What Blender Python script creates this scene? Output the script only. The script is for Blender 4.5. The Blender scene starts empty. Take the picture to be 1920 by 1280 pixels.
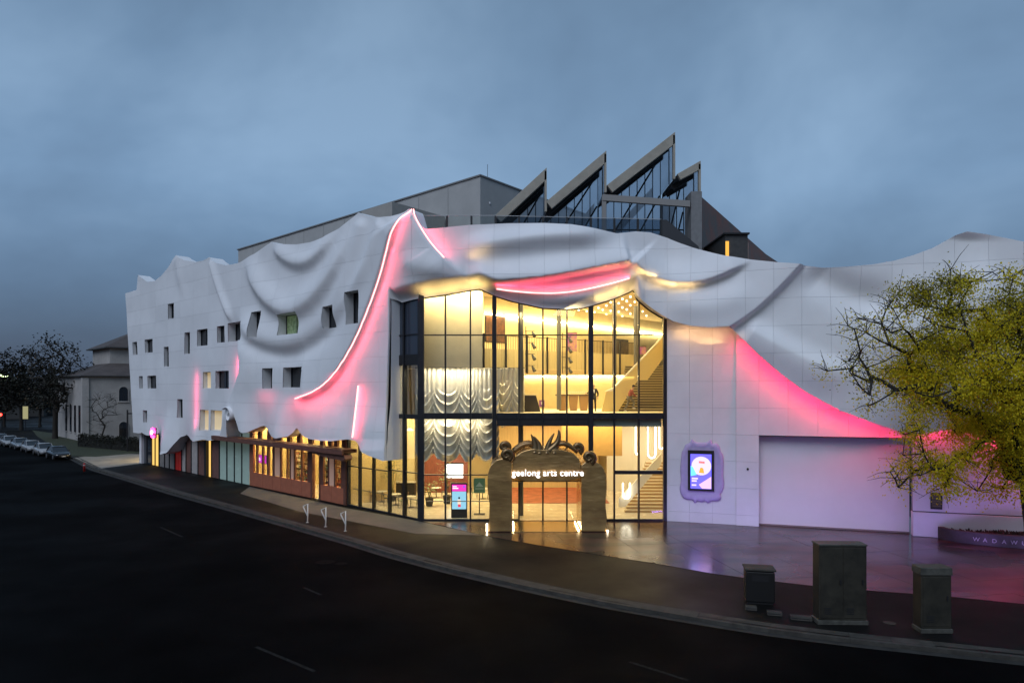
import bpy, bmesh, math, random
import numpy as np
from mathutils import Vector, Matrix
random.seed(7); rng = np.random.default_rng(7)
R = math.radians
sc = bpy.context.scene
COL = sc.collection
# ------------------------------------------------------------------ camera
HC, FPX, CX, HY = 8.0, 1280.0, 960.0, 728.0          # eye height, focal length and horizon measured in the photograph
cam = bpy.data.cameras.new('camera'); camo = bpy.data.objects.new('camera', cam); COL.objects.link(camo)
cam.sensor_width = 36; cam.lens = 24; cam.shift_y = 88/1920; cam.clip_end = 4000; cam.clip_start = 0.1
camo.location = (0, 0, HC); camo.rotation_euler = (R(90), 0, 0)
sc.camera = camo
# ------------------------------------------------------------------ sky, dusk light, exposure
w = bpy.data.worlds.new('World'); sc.world = w; w.use_nodes = True
nt = w.node_tree; nt.nodes.clear()
def nd(t, **k):
    n = nt.nodes.new(t)
    for a, b in k.items(): setattr(n, a, b)
    return n
SUN_EL, SUN_AZ = R(46), R(204)                         # overcast dusk: the brighter part of the sky is behind the viewer
sky = nd('ShaderNodeTexSky', sky_type='NISHITA', sun_disc=False, sun_elevation=R(3), sun_rotation=SUN_AZ)
tc = nd('ShaderNodeTexCoord')
mp = nd('ShaderNodeMapping'); mp.inputs['Scale'].default_value = (1.0, 1.0, 1.5)
nt.links.new(tc.outputs['Generated'], mp.inputs[0])
nz = nd('ShaderNodeTexNoise'); nz.inputs['Scale'].default_value = 1.9; nz.inputs['Detail'].default_value = 5; nz.inputs['Roughness'].default_value = .55
nz.inputs['Distortion'].default_value = .25
nt.links.new(mp.outputs[0], nz.inputs['Vector'])
rp = nd('ShaderNodeValToRGB')
e = rp.color_ramp.elements
e[0].position = .32; e[0].color = (.125, .21, .345, 1)
e[1].position = .7; e[1].color = (.255, .40, .60, 1)
e2 = e.new(.52); e2.color = (.18, .30, .475, 1)
nt.links.new(nz.outputs['Fac'], rp.inputs[0])
sep = nd('ShaderNodeSeparateXYZ'); nt.links.new(tc.outputs['Generated'], sep.inputs[0])
hr = nd('ShaderNodeValToRGB')                          # the cloud deck is duller low down
h = hr.color_ramp.elements
h[0].position = 0.0; h[0].color = (.36, .34, .36, 1)
h[1].position = .26; h[1].color = (1.12, 1.12, 1.12, 1)
h3 = h.new(.13); h3.color = (.74, .75, .78, 1)
h4 = h.new(.55); h4.color = (.9, .88, .86, 1)
nt.links.new(sep.outputs['Z'], hr.inputs[0])
mul = nd('ShaderNodeMix', data_type='RGBA', blend_type='MULTIPLY'); mul.inputs[0].default_value = 1
nt.links.new(rp.outputs[0], mul.inputs[6]); nt.links.new(hr.outputs[0], mul.inputs[7])
sk = nd('ShaderNodeMix', data_type='RGBA', blend_type='MULTIPLY'); sk.inputs[0].default_value = 1
nt.links.new(sky.outputs[0], sk.inputs[6]); sk.inputs[7].default_value = (.1, .1, .1, 1)
mx = nd('ShaderNodeMix', data_type='RGBA'); mx.inputs[0].default_value = .9
nt.links.new(sk.outputs[2], mx.inputs[6]); nt.links.new(mul.outputs[2], mx.inputs[7])
bg = nd('ShaderNodeBackground'); bg.inputs[1].default_value = 1.0
ow = nd('ShaderNodeOutputWorld')
nt.links.new(mx.outputs[2], bg.inputs[0]); nt.links.new(bg.outputs[0], ow.inputs[0])
sun = bpy.data.lights.new('sun', 'SUN'); sun.energy = 1.5; sun.angle = R(40); sun.color = (.80, .865, 1.0)
suno = bpy.data.objects.new('sun', sun); COL.objects.link(suno)
sd = Vector((math.sin(SUN_AZ)*math.cos(SUN_EL), math.cos(SUN_AZ)*math.cos(SUN_EL), math.sin(SUN_EL)))
suno.rotation_euler = sd.to_track_quat('Z', 'Y').to_euler(); suno.location = (-30, -60, 60)
vs = sc.view_settings; vs.view_transform = 'Standard'; vs.look = 'None'; vs.exposure = 0; vs.gamma = 1; vs.use_curve_mapping = False
sc.render.engine = 'CYCLES'
cy = sc.cycles; cy.use_denoising = True; cy.sample_clamp_indirect = 4; cy.max_bounces = 8; cy.diffuse_bounces = 3
cy.glossy_bounces = 4; cy.transmission_bounces = 6; cy.transparent_max_bounces = 16; cy.caustics_reflective = False; cy.caustics_refractive = False
# ------------------------------------------------------------------ materials
MATS = {}
def mat(name, col, rough=.6, metal=0, spec=.5, noise=0, nscale=3, bump=0, bscale=40, col2=None, emit=None, estr=0, stretch=None, coat=0):
    if name in MATS: return MATS[name]
    m = bpy.data.materials.new(name); m.use_nodes = True
    t = m.node_tree; p = t.nodes['Principled BSDF']
    p.inputs['Base Color'].default_value = (*col, 1); p.inputs['Roughness'].default_value = rough
    p.inputs['Metallic'].default_value = metal; p.inputs['Specular IOR Level'].default_value = spec
    p.inputs['Coat Weight'].default_value = coat
    tcn = t.nodes.new('ShaderNodeTexCoord'); src = tcn.outputs['Object']
    if stretch:
        mpn = t.nodes.new('ShaderNodeMapping'); mpn.inputs['Scale'].default_value = stretch
        t.links.new(src, mpn.inputs[0]); src = mpn.outputs[0]
    if noise or col2:
        n = t.nodes.new('ShaderNodeTexNoise'); n.inputs['Scale'].default_value = nscale; n.inputs['Detail'].default_value = 6
        n.inputs['Roughness'].default_value = .62
        t.links.new(src, n.inputs['Vector'])
        r = t.nodes.new('ShaderNodeValToRGB')
        c2 = col2 or tuple(max(0, c*(1-noise)) for c in col)
        c1 = col if col2 else tuple(min(1, c*(1+noise)) for c in col)
        r.color_ramp.elements[0].position = .36; r.color_ramp.elements[1].position = .64
        r.color_ramp.elements[0].color = (*c2, 1); r.color_ramp.elements[1].color = (*c1, 1)
        t.links.new(n.outputs['Fac'], r.inputs[0]); t.links.new(r.outputs[0], p.inputs['Base Color'])
        mr = t.nodes.new('ShaderNodeMapRange'); mr.inputs[3].default_value = max(.02, rough-.08); mr.inputs[4].default_value = min(1, rough+.08)
        t.links.new(n.outputs['Fac'], mr.inputs[0]); t.links.new(mr.outputs[0], p.inputs['Roughness'])
    if bump:
        n2 = t.nodes.new('ShaderNodeTexNoise'); n2.inputs['Scale'].default_value = bscale; n2.inputs['Detail'].default_value = 4
        t.links.new(src, n2.inputs['Vector'])
        b = t.nodes.new('ShaderNodeBump'); b.inputs['Strength'].default_value = bump; b.inputs['Distance'].default_value = .05
        t.links.new(n2.outputs['Fac'], b.inputs['Height']); t.links.new(b.outputs[0], p.inputs['Normal'])
    if emit:
        p.inputs['Emission Color'].default_value = (*emit, 1); p.inputs['Emission Strength'].default_value = estr
    MATS[name] = m; return m
def glassmat(name, tint=(.95, .97, .96), refl=.6, rough=.0):
    m = bpy.data.materials.new(name); m.use_nodes = True; t = m.node_tree; t.nodes.clear()
    o = t.nodes.new('ShaderNodeOutputMaterial'); a = t.nodes.new('ShaderNodeBsdfTransparent'); a.inputs[0].default_value = (*tint, 1)
    g = t.nodes.new('ShaderNodeBsdfGlossy'); g.inputs['Roughness'].default_value = rough
    f = t.nodes.new('ShaderNodeFresnel'); f.inputs[0].default_value = 1.45
    k = t.nodes.new('ShaderNodeMath'); k.operation = 'MULTIPLY'; k.inputs[1].default_value = refl
    x = t.nodes.new('ShaderNodeMixShader')
    t.links.new(f.outputs[0], k.inputs[0]); t.links.new(k.outputs[0], x.inputs[0])
    t.links.new(a.outputs[0], x.inputs[1]); t.links.new(g.outputs[0], x.inputs[2]); t.links.new(x.outputs[0], o.inputs[0])
    MATS[name] = m; return m
def emat(name, col, s):
    if name in MATS: return MATS[name]
    m = bpy.data.materials.new(name); m.use_nodes = True; t = m.node_tree; t.nodes.clear()
    o = t.nodes.new('ShaderNodeOutputMaterial'); a = t.nodes.new('ShaderNodeEmission'); a.inputs[0].default_value = (*col, 1); a.inputs[1].default_value = s
    t.links.new(a.outputs[0], o.inputs[0]); MATS[name] = m; return m
SKIN_W = mat('white_facade_panel', (.80, .80, .81), rough=.5, spec=.35, noise=.035, nscale=.35, bump=.02, bscale=.8)
def panel_tone(m, amt):                            # each panel a slightly different white
    t = m.node_tree; p = t.nodes['Principled BSDF']; src = p.inputs['Base Color'].links[0].from_socket
    oi = t.nodes.new('ShaderNodeObjectInfo'); mr = t.nodes.new('ShaderNodeMapRange'); mr.inputs[3].default_value = 1-amt; mr.inputs[4].default_value = 1.0
    mm = t.nodes.new('ShaderNodeMix'); mm.data_type = 'RGBA'; mm.blend_type = 'MULTIPLY'; mm.inputs[0].default_value = 1
    t.links.new(oi.outputs['Random'], mr.inputs[0]); t.links.new(src, mm.inputs[6]); t.links.new(mr.outputs[0], mm.inputs[7]); t.links.new(mm.outputs[2], p.inputs['Base Color'])
panel_tone(SKIN_W, .06)
WALLW = mat('white_wall_panel', (.68, .67, .69), rough=.5, spec=.3, noise=.04, nscale=.7, bump=.02, bscale=2)
panel_tone(WALLW, .05)
BACK = mat('joint_backing', (.3, .3, .31), rough=.9)
DARKM = mat('dark_frame_metal', (.022, .023, .027), rough=.4, metal=.3, noise=.2)
BLACK = mat('black_metal', (.012, .012, .013), rough=.5)
ROOFM = mat('roof_membrane', (.13, .13, .135), rough=.9, noise=.2)
CREAM = mat('cream_plaster', (.76, .68, .52), rough=.7, noise=.05, nscale=1.2)
YWALL = mat('warm_yellow_wall', (.78, .66, .38), rough=.7, noise=.06, nscale=1)
FLOORI = mat('polished_concrete_floor', (.62, .55, .42), rough=.25, noise=.1, nscale=1.4)
GREYC = mat('grey_cladding', (.4, .395, .38), rough=.7, noise=.06, nscale=.6, bump=.03, bscale=3)
OLIVE = mat('olive_steel', (.34, .31, .25), rough=.5, noise=.1, nscale=1.5)
GLASS = glassmat('clear_glass')
DGLASS = mat('dark_window_glass', (.012, .015, .02), rough=.04, spec=.8)
PINK = emat('pink_neon', (1, .34, .34), 4.2)
PINKL = emat('pink_led', (1, .06, .2), 14)
WARML = emat('warm_led', (1, .78, .40), 42)
WHITEL = emat('white_led', (1, .9, .72), 9)
# ------------------------------------------------------------------ object helpers
def tag(o, label=None, cat=None, group=None, kind=None):
    if label: o['label'] = label
    if cat: o['category'] = cat
    if group: o['group'] = group
    if kind: o['kind'] = kind
    return o
def empty(name, loc=(0, 0, 0), rz=0, parent=None, **k):
    o = bpy.data.objects.new(name, None); COL.objects.link(o); o.location = loc; o.rotation_euler = (0, 0, rz)
    o.empty_display_size = .2
    if parent: o.parent = parent
    return tag(o, **k)
def link(name, me, m=None, parent=None, **k):
    o = bpy.data.objects.new(name, me); COL.objects.link(o)
    if m is not None and not me.materials:
        for q in (m if isinstance(m, (list, tuple)) else [m]): me.materials.append(q)
    if parent: o.parent = parent
    return tag(o, **k)
def meshobj(name, v, f, m, parent=None, smooth=False, **k):
    me = bpy.data.meshes.new(name); me.from_pydata([tuple(map(float, q)) for q in v], [], [tuple(map(int, q)) for q in f]); me.update()
    if smooth:
        me.polygons.foreach_set('use_smooth', [True]*len(me.polygons))
    return link(name, me, m, parent, **k)
BF = [(0, 3, 2, 1), (4, 5, 6, 7), (0, 1, 5, 4), (1, 2, 6, 5), (2, 3, 7, 6), (3, 0, 4, 7)]
class MB:
    def __init__(s): s.v = []; s.f = []
    def add(s, v, f):
        n = len(s.v); s.v += [tuple(q) for q in v]; s.f += [tuple(i+n for i in q) for q in f]; return s
    def box(s, x0, x1, y0, y1, z0, z1, M=None):
        v = [(x0, y0, z0), (x1, y0, z0), (x1, y1, z0), (x0, y1, z0), (x0, y0, z1), (x1, y0, z1), (x1, y1, z1), (x0, y1, z1)]
        if M: v = [M(q) for q in v]
        return s.add(v, BF)
    def prism(s, pts, ext):                      # closed polygon of 3-D points swept by the vector ext
        n = len(pts); e = Vector(ext); v = [Vector(p) for p in pts]; v = v+[p+e for p in v]
        f = [tuple(range(n))[::-1], tuple(range(n, 2*n))]+[(i, (i+1) % n, n+(i+1) % n, n+i) for i in range(n)]
        return s.add([tuple(q) for q in v], f)
    def tube(s, pts, r, seg=8, cap=True):
        pts = [Vector(p) for p in pts]; n = len(pts); rr = r if isinstance(r, (list, tuple)) else [r]*n
        b = len(s.v); t0 = (pts[1]-pts[0]).normalized(); up = Vector((0, 0, 1)) if abs(t0.z) < .9 else Vector((1, 0, 0))
        nrm = t0.cross(up).normalized(); vs_ = []
        for i, p in enumerate(pts):
            t = (pts[min(i+1, n-1)]-pts[max(i-1, 0)]).normalized()
            nrm = (nrm-t*nrm.dot(t)).normalized(); bn = t.cross(nrm)
            for k in range(seg):
                a = 2*math.pi*k/seg; vs_.append(tuple(p+(nrm*math.cos(a)+bn*math.sin(a))*rr[i]))
        f = [(i*seg+k, i*seg+(k+1) % seg, (i+1)*seg+(k+1) % seg, (i+1)*seg+k) for i in range(n-1) for k in range(seg)]
        if cap: f += [tuple(range(seg))[::-1], tuple(range((n-1)*seg, n*seg))]
        return s.add(vs_, f)
    def lathe(s, prof, c=(0, 0, 0), seg=16):     # prof: list of (r, z)
        v = []; n = len(prof)
        for r, z in prof:
            for k in range(seg):
                a = 2*math.pi*k/seg; v.append((c[0]+r*math.cos(a), c[1]+r*math.sin(a), c[2]+z))
        f = [(i*seg+k, i*seg+(k+1) % seg, (i+1)*seg+(k+1) % seg, (i+1)*seg+k) for i in range(n-1) for k in range(seg)]
        f += [tuple(range(seg))[::-1], tuple(range((n-1)*seg, n*seg))]
        return s.add(v, f)
    def ball(s, c, r, seg=12, ring=8):
        rx, ry, rz_ = r if isinstance(r, (list, tuple)) else (r, r, r)
        v = [(c[0], c[1], c[2]-rz_)]
        for i in range(1, ring):
            t = -math.pi/2+math.pi*i/ring
            for k in range(seg):
                a = 2*math.pi*k/seg; v.append((c[0]+rx*math.cos(t)*math.cos(a), c[1]+ry*math.cos(t)*math.sin(a), c[2]+rz_*math.sin(t)))
        v.append((c[0], c[1], c[2]+rz_)); L = len(v)-1
        f = [(0, 1+(k+1) % seg, 1+k) for k in range(seg)]
        f += [(1+i*seg+k, 1+i*seg+(k+1) % seg, 1+(i+1)*seg+(k+1) % seg, 1+(i+1)*seg+k) for i in range(ring-2) for k in range(seg)]
        f += [(L, 1+(ring-2)*seg+k, 1+(ring-2)*seg+(k+1) % seg) for k in range(seg)]
        return s.add(v, f)
    def build(s, name, m, parent=None, smooth=False, bevel=0, **k):
        o = meshobj(name, s.v, s.f, m, parent, smooth, **k)
        if bevel:
            b = o.modifiers.new('bevel', 'BEVEL'); b.width = bevel; b.segments = 2; b.limit_method = 'ANGLE'; b.angle_limit = R(40)
        return o
def box(name, x0, x1, y0, y1, z0, z1, m, parent=None, bevel=0, **k):
    return MB().box(x0, x1, y0, y1, z0, z1).build(name, m, parent, bevel=bevel, **k)
def copy_tree(o, parent=None):
    c = o.copy(); COL.objects.link(c)
    if parent: c.parent = parent
    for ch in list(o.children): copy_tree(ch, c)
    return c
# ------------------------------------------------------------------ plan of the building
u1 = (-.728, .685)
Cc = Vector((-5.5, 41.2)); Dd = Vector((9.3, 41.2))
class Wall:
    def __init__(s, O, U, N): s.O = Vector(O); s.U = Vector(U); s.N = Vector(N)
    def P(s, a, z, n=0): q = s.O+s.U*a+s.N*n; return (q.x, q.y, z)
    def sz(s, px, py, n=0):                      # a picture point -> metres along the wall and height
        dx = (px-CX)/FPX; Y = (s.O.dot(s.N)+n)/(dx*s.N.x+s.N.y)
        return (Vector((dx*Y, Y))-s.O).dot(s.U), HC+(HY-py)/FPX*Y
    def at(s, px, py, n=0): a, z = s.sz(px, py, n); return s.P(a, z, n)
    def box(s, mb, a0, a1, z0, z1, n0, n1): return mb.box(a0, a1, n0, n1, z0, z1, M=lambda q: s.P(q[0], q[2], q[1]))
W1 = Wall(Cc, (.728, -.685), (-.685, -.728))
W2 = Wall(Cc, (1, 0), (0, -1))
W3 = Wall(Dd, (.953, -.303), (-.303, -.953))
def wbox(name, W, a0, a1, z0, z1, n0, n1, m, parent=None, bevel=0, **k):
    mb = MB(); W.box(mb, a0, a1, z0, z1, n0, n1)
    mb.f = [q[::-1] for q in mb.f]
    return mb.build(name, m, parent, bevel=bevel, **k)
def gp(px, py, z=0): Y = (HC-z)*FPX/(py-HY); return Vector(((px-CX)/FPX*Y, Y, z))
def at(px, py, Y): return Vector(((px-CX)/FPX*Y, Y, HC+(HY-py)/FPX*Y))
FR = 14.8                                         # length of the glazed front
# ------------------------------------------------------------------ ground
def poly_sheet(name, pts, z, m, sub=0, **k):
    bm = bmesh.new(); vs_ = [bm.verts.new((p[0], p[1], z)) for p in pts]; bm.faces.new(vs_)
    bmesh.ops.triangulate(bm, faces=bm.faces[:]); bmesh.ops.recalc_face_normals(bm, faces=bm.faces[:])
    for f_ in bm.faces:
        if f_.normal.z < 0: f_.normal_flip()
    me = bpy.data.meshes.new(name); bm.to_mesh(me); bm.free()
    return link(name, me, m, **k)
def asphalt(name, c, rough, spec):
    m = mat(name, c, rough=rough, spec=spec, noise=.35, nscale=.35, bump=.25, bscale=55)
    t = m.node_tree; p = t.nodes['Principled BSDF']
    n = t.nodes.new('ShaderNodeTexNoise'); n.inputs['Scale'].default_value = .12; n.inputs['Detail'].default_value = 5
    g = t.nodes.new('ShaderNodeNewGeometry'); t.links.new(g.outputs['Position'], n.inputs['Vector'])
    mr = t.nodes.new('ShaderNodeMapRange'); mr.inputs[1].default_value = .38; mr.inputs[2].default_value = .62
    mr.inputs[3].default_value = rough-.12; mr.inputs[4].default_value = min(1, rough+.15)
    t.links.new(n.outputs['Fac'], mr.inputs[0]); t.links.new(mr.outputs[0], p.inputs['Roughness'])
    return m
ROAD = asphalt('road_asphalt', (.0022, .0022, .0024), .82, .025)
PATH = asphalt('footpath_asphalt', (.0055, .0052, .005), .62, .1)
CONC = mat('kerb_concrete', (.05, .047, .041), rough=.75, spec=.15, noise=.28, nscale=2.2, bump=.2, bscale=30)
KERB = [(-168.4, 189.7), tuple(gp(140, 858)[:2])]+[tuple(gp(*q)[:2]) for q in [(180, 878), (250, 898), (330, 922), (420, 946), (500, 968), (580, 990), (660, 1012), (740, 1036), (850, 1064), (1000, 1098), (1150, 1128), (1300, 1153), (1420, 1172), (1560, 1190), (1700, 1205), (1920, 1228)]]+[(22, 18.6), (60, 10), (160, -14)]
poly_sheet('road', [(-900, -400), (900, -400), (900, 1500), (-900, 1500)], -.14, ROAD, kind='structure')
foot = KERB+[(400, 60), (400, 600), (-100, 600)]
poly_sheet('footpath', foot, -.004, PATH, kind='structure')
# kerb: real step, cut into stones
def offs(pts, d):
    out = []
    for i, p in enumerate(pts):
        a = Vector(pts[max(i-1, 0)]); b = Vector(pts[min(i+1, len(pts)-1)]); t = (b-a).normalized()
        out.append((p[0]+t.y*d, p[1]-t.x*d))
    return out
def resample(pts, step):
    P = [Vector(p) for p in pts]; L = [0]
    for i in range(1, len(P)): L.append(L[-1]+(P[i]-P[i-1]).length)
    out = []; n = int(L[-1]/step)
    for k in range(n+1):
        d = k*L[-1]/n; i = max(j for j in range(len(L)) if L[j] <= d+1e-9); i = min(i, len(P)-2)
        q = (d-L[i])/(L[i+1]-L[i]); out.append(tuple(P[i].lerp(P[i+1], q)))
    return out
KN = [p for p in KERB[1:20]]
ks = resample([(KN[0][0]-.728*40, KN[0][1]+.685*40)]+KN, 1.2); ki = offs(ks, -.42); ko = offs(ks, .16); kg = offs(ks, .5)
kroot = empty('kerb', (0, 0, 0), kind='structure')
for i in range(len(ks)-1):
    a, b, c, d = Vector(ki[i]), Vector(ki[i+1]), Vector(ko[i+1]), Vector(ko[i])
    mid = (a+b+c+d)/4; sh = lambda p: mid+(p-mid)*.994
    dz = random.uniform(-.004, .004)
    q = [(*sh(p), -.16) for p in (a, b, c, d)]+[(*sh(p), .012+dz) for p in (a, b)]+[(*sh(c), -.012+dz), (*sh(d), -.012+dz)]
    MB().add(q, [(4, 7, 6, 5), (0, 4, 5, 1), (1, 5, 6, 2), (2, 6, 7, 3), (3, 7, 4, 0)]).build('kerb_stone', CONC, kroot)
GUT = mat('gutter_concrete', (.035, .033, .03), rough=.8, spec=.2, noise=.3, nscale=1.5)
v = [(*p, -.136) for p in ko]+[(*p, -.134) for p in kg]; n = len(ko)
meshobj('gutter', v, [(i, n+i, n+i+1, i+1) for i in range(n-1)], GUT, kroot)
# plaza in front of the entrance: stone paving with dark curved bands
def plaza_mat():
    m = mat('plaza_paving', (.13, .1, .095), rough=.28, spec=.6, bump=.06, bscale=14)
    t = m.node_tree; p = t.nodes['Principled BSDF']
    g = t.nodes.new('ShaderNodeNewGeometry')
    n = t.nodes.new('ShaderNodeTexNoise'); n.inputs['Scale'].default_value = .16; n.inputs['Detail'].default_value = 3
    t.links.new(g.outputs['Position'], n.inputs['Vector'])
    wv = t.nodes.new('ShaderNodeTexWave'); wv.wave_type = 'BANDS'; wv.bands_direction = 'Y'
    wv.inputs['Scale'].default_value = .16; wv.inputs['Distortion'].default_value = 5; wv.inputs['Detail'].default_value = 1.5; wv.inputs['Detail Scale'].default_value = .5
    t.links.new(g.outputs['Position'], wv.inputs['Vector'])
    r = t.nodes.new('ShaderNodeValToRGB'); el = r.color_ramp.elements
    el[0].position = .15; el[0].color = (.022, .018, .02, 1); el[1].position = .3; el[1].color = (.062, .027, .024, 1)
    x = el.new(.75); x.color = (.08, .038, .033, 1)
    t.links.new(wv.outputs['Fac'], r.inputs[0])
    fn = t.nodes.new('ShaderNodeTexNoise'); fn.inputs['Scale'].default_value = 1.3; fn.inputs['Detail'].default_value = 6
    t.links.new(g.outputs['Position'], fn.inputs['Vector'])
    mm = t.nodes.new('ShaderNodeMix'); mm.data_type = 'RGBA'; mm.blend_type = 'MULTIPLY'; mm.inputs[0].default_value = .75
    t.links.new(r.outputs[0], mm.inputs[6]); t.links.new(fn.outputs['Fac'], mm.inputs[7]); t.links.new(mm.outputs[2], p.inputs['Base Color'])
    mr = t.nodes.new('ShaderNodeMapRange'); mr.inputs[1].default_value = .35; mr.inputs[2].default_value = .65; mr.inputs[3].default_value = .1; mr.inputs[4].default_value = .38
    t.links.new(n.outputs['Fac'], mr.inputs[0]); t.links.new(mr.outputs[0], p.inputs['Roughness'])
    return m
PLAZA = plaza_mat()
pz = [gp(*q)[:2] for q in [(788, 976), (905, 1003), (1000, 1020), (1100, 1036), (1240, 1058), (1330, 1074), (1420, 1086), (1560, 1102), (1700, 1112), (1800, 1120), (1920, 1132)]]+[(24, 22.5), (60, 16), (60, 45), (9.4, 41.3), (-5.4, 41.3)]
# laid as large flags with open joints near the entrance
proot = empty('plaza', (0, 0, 0), kind='structure')
bmz = bmesh.new(); bmz.faces.new([bmz.verts.new((p[0], p[1], .004)) for p in pz])
for kk in range(18):
    for nrm, d0 in (((1, .18, 0), kk*3.0-12), ((-.18, 1, 0), 17.5+kk*1.75)):
        nv = Vector(nrm).normalized()
        bmesh.ops.bisect_plane(bmz, geom=bmz.verts[:]+bmz.edges[:]+bmz.faces[:], plane_co=nv*d0, plane_no=nv)
for f_ in bmz.faces:
    c = f_.calc_center_median(); vs_ = [l.vert.co for l in f_.loops]
    if f_.calc_area() < .05: continue
    k = 1-.012/max(.3, math.sqrt(f_.calc_area())); dz = random.uniform(-.0025, .0025)
    top = [c+(p-c)*k+Vector((0, 0, .008+dz)) for p in vs_]
    if f_.normal.z < 0: top.reverse()
    m_ = len(top); o_ = meshobj('paving_slab', [(p.x, p.y, p.z) for p in top]+[(p.x, p.y, -.003) for p in top], [tuple(range(m_))]+[(i, m_+i, m_+(i+1) % m_, (i+1) % m_) for i in range(m_)], PLAZA, proot)
bmz.free()
# concrete apron by the shop
APR = mat('apron_concrete', (.09, .082, .07), rough=.7, noise=.2, nscale=1.2, bump=.1, bscale=20)
ap = [gp(*q)[:2] for q in [(468, 912), (450, 925), (560, 958), (600, 966), (700, 985), (780, 1000), (905, 1003), (788, 977), (650, 952)]]
poly_sheet('apron', ap, .003, APR, kind='structure')
LANE = mat('lane_concrete', (.24, .21, .17), rough=.7, noise=.2, nscale=.6)
poly_sheet('lane', [gp(*q)[:2] for q in [(140, 858), (186, 878), (262, 869), (262, 851), (200, 850)]], .003, LANE, kind='structure')
VERGE = mat('verge_grass', (.03, .035, .014), rough=.95, noise=.4, nscale=3, bump=.5, bscale=25)
poly_sheet('verge', [gp(*q)[:2] for q in [(130, 855), (180, 856), (262, 849), (262, 836), (60, 806), (70, 818)]], .006, VERGE, kind='structure')
# lane markings
PAINT = mat('road_paint', (.014, .014, .0135), rough=.8, spec=.05, noise=.55, nscale=9)
def dash(p, q, wd=.12):
    a, b = gp(*p, z=-.14), gp(*q, z=-.14); t = (b-a).normalized(); s = Vector((t.y, -t.x, 0))*wd/2
    pts = [a-s, b-s, b+s, a+s]
    pts = pts if (pts[1]-pts[0]).cross(pts[2]-pts[1]).z > 0 else pts[::-1]
    meshobj('lane_marking', [(x.x, x.y, -.135) for x in pts], [(0, 1, 2, 3)], PAINT, kind='structure')
for p, q in [((301, 988), (342, 1006)), ((570, 1101), (602, 1115)), ((480, 1212), (590, 1258)), ((1180, 1240), (1290, 1275))]: dash(p, q)
# iron cover in the road
IRON = mat('cast_iron', (.002, .002, .002), rough=.8, spec=.05)
def cover(px, py, r, z, m, nm):
    c = gp(px, py, z); MB().lathe([(r, 0), (r, .006), (r*.93, .006), (r*.9, .003), (r*.2, .003), (r*.15, .007)], (c.x, c.y, z), 24).build(nm, m, smooth=False, kind='structure')
cover(610, 1053, .45, -.138, IRON, 'manhole_cover')
cover(640, 1056, .28, -.138, IRON, 'manhole_cover')
cover(1668, 1167, .2, .0, CONC, 'manhole_cover')
# ------------------------------------------------------------------ arts centre: draped white skin
AC = empty('arts_centre', (-2, 43, 0), label='white arts centre with draped curtain facade, glass front and saw-tooth roof', cat='building')
ACI = AC.matrix_world.copy()
def acp(o):                                       # parent keeping world coordinates
    o.parent = AC; o.matrix_parent_inverse = Matrix.Translation((2, -43, 0)); return o
SKINR = acp(empty('curtain_facade'))
# smoothed plan path
TS = np.arange(-52, FR+34, .05)
def rawpath(S):
    out = np.zeros((len(S), 2))
    a = S < 0; b = (S >= 0) & (S <= FR); c = S > FR
    out[a] = np.array(Cc)[None]+S[a][:, None]*np.array(W1.U)[None]
    out[b] = np.array(Cc)[None]+S[b][:, None]*np.array((1., 0.))[None]
    out[c] = np.array(Dd)[None]+(S[c]-FR)[:, None]*np.array(W3.U)[None]
    return out
_k = np.exp(-.5*(np.arange(-60, 61)*.05/.55)**2); _k /= _k.sum()
_ext = np.concatenate([TS[0]-np.arange(60, 0, -1)*.05, TS, TS[-1]+np.arange(1, 61)*.05])
_r = rawpath(_ext)
PATHXY = np.stack([np.convolve(_r[:, i], _k, 'valid') for i in (0, 1)], 1)
_t = np.gradient(PATHXY, axis=0); _t /= np.linalg.norm(_t, axis=1)[:, None]
PATHN = np.stack([_t[:, 1], -_t[:, 0]], 1)
def lean(S, z): return np.clip((-41-S)/6.3, 0, 1)*np.clip((z-3)/14, 0, 1.1)*2.3
def sp(S, z, n):
    S = np.asarray(S, float); z = np.asarray(z, float); n = np.asarray(n, float)
    s2 = S-lean(S, z)
    x = np.interp(s2, TS, PATHXY[:, 0]); y = np.interp(s2, TS, PATHXY[:, 1])
    nx = np.interp(s2, TS, PATHN[:, 0]); ny = np.interp(s2, TS, PATHN[:, 1])
    l = np.hypot(nx, ny); return np.stack([x+nx/l*n, y+ny/l*n, z+0*x], -1)
def px2S(px, py, n=.9):
    X = PATHXY[:, 0]+PATHN[:, 0]*n; Y = PATHXY[:, 1]+PATHN[:, 1]*n
    pp = np.maximum.accumulate(CX+FPX*X/Y)
    S = float(np.interp(px, pp, TS)); Yv = float(np.interp(S, TS, Y)); z = HC+(HY-py)/FPX*Yv
    for _ in range(2): S2 = S+float(lean(np.array(S), np.array(z)))
    return S2, z
def curve(pts, n=.9): return np.array([px2S(x, y, n) for x, y in pts])
SMIN, SMAX = -47.3, FR+24
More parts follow.
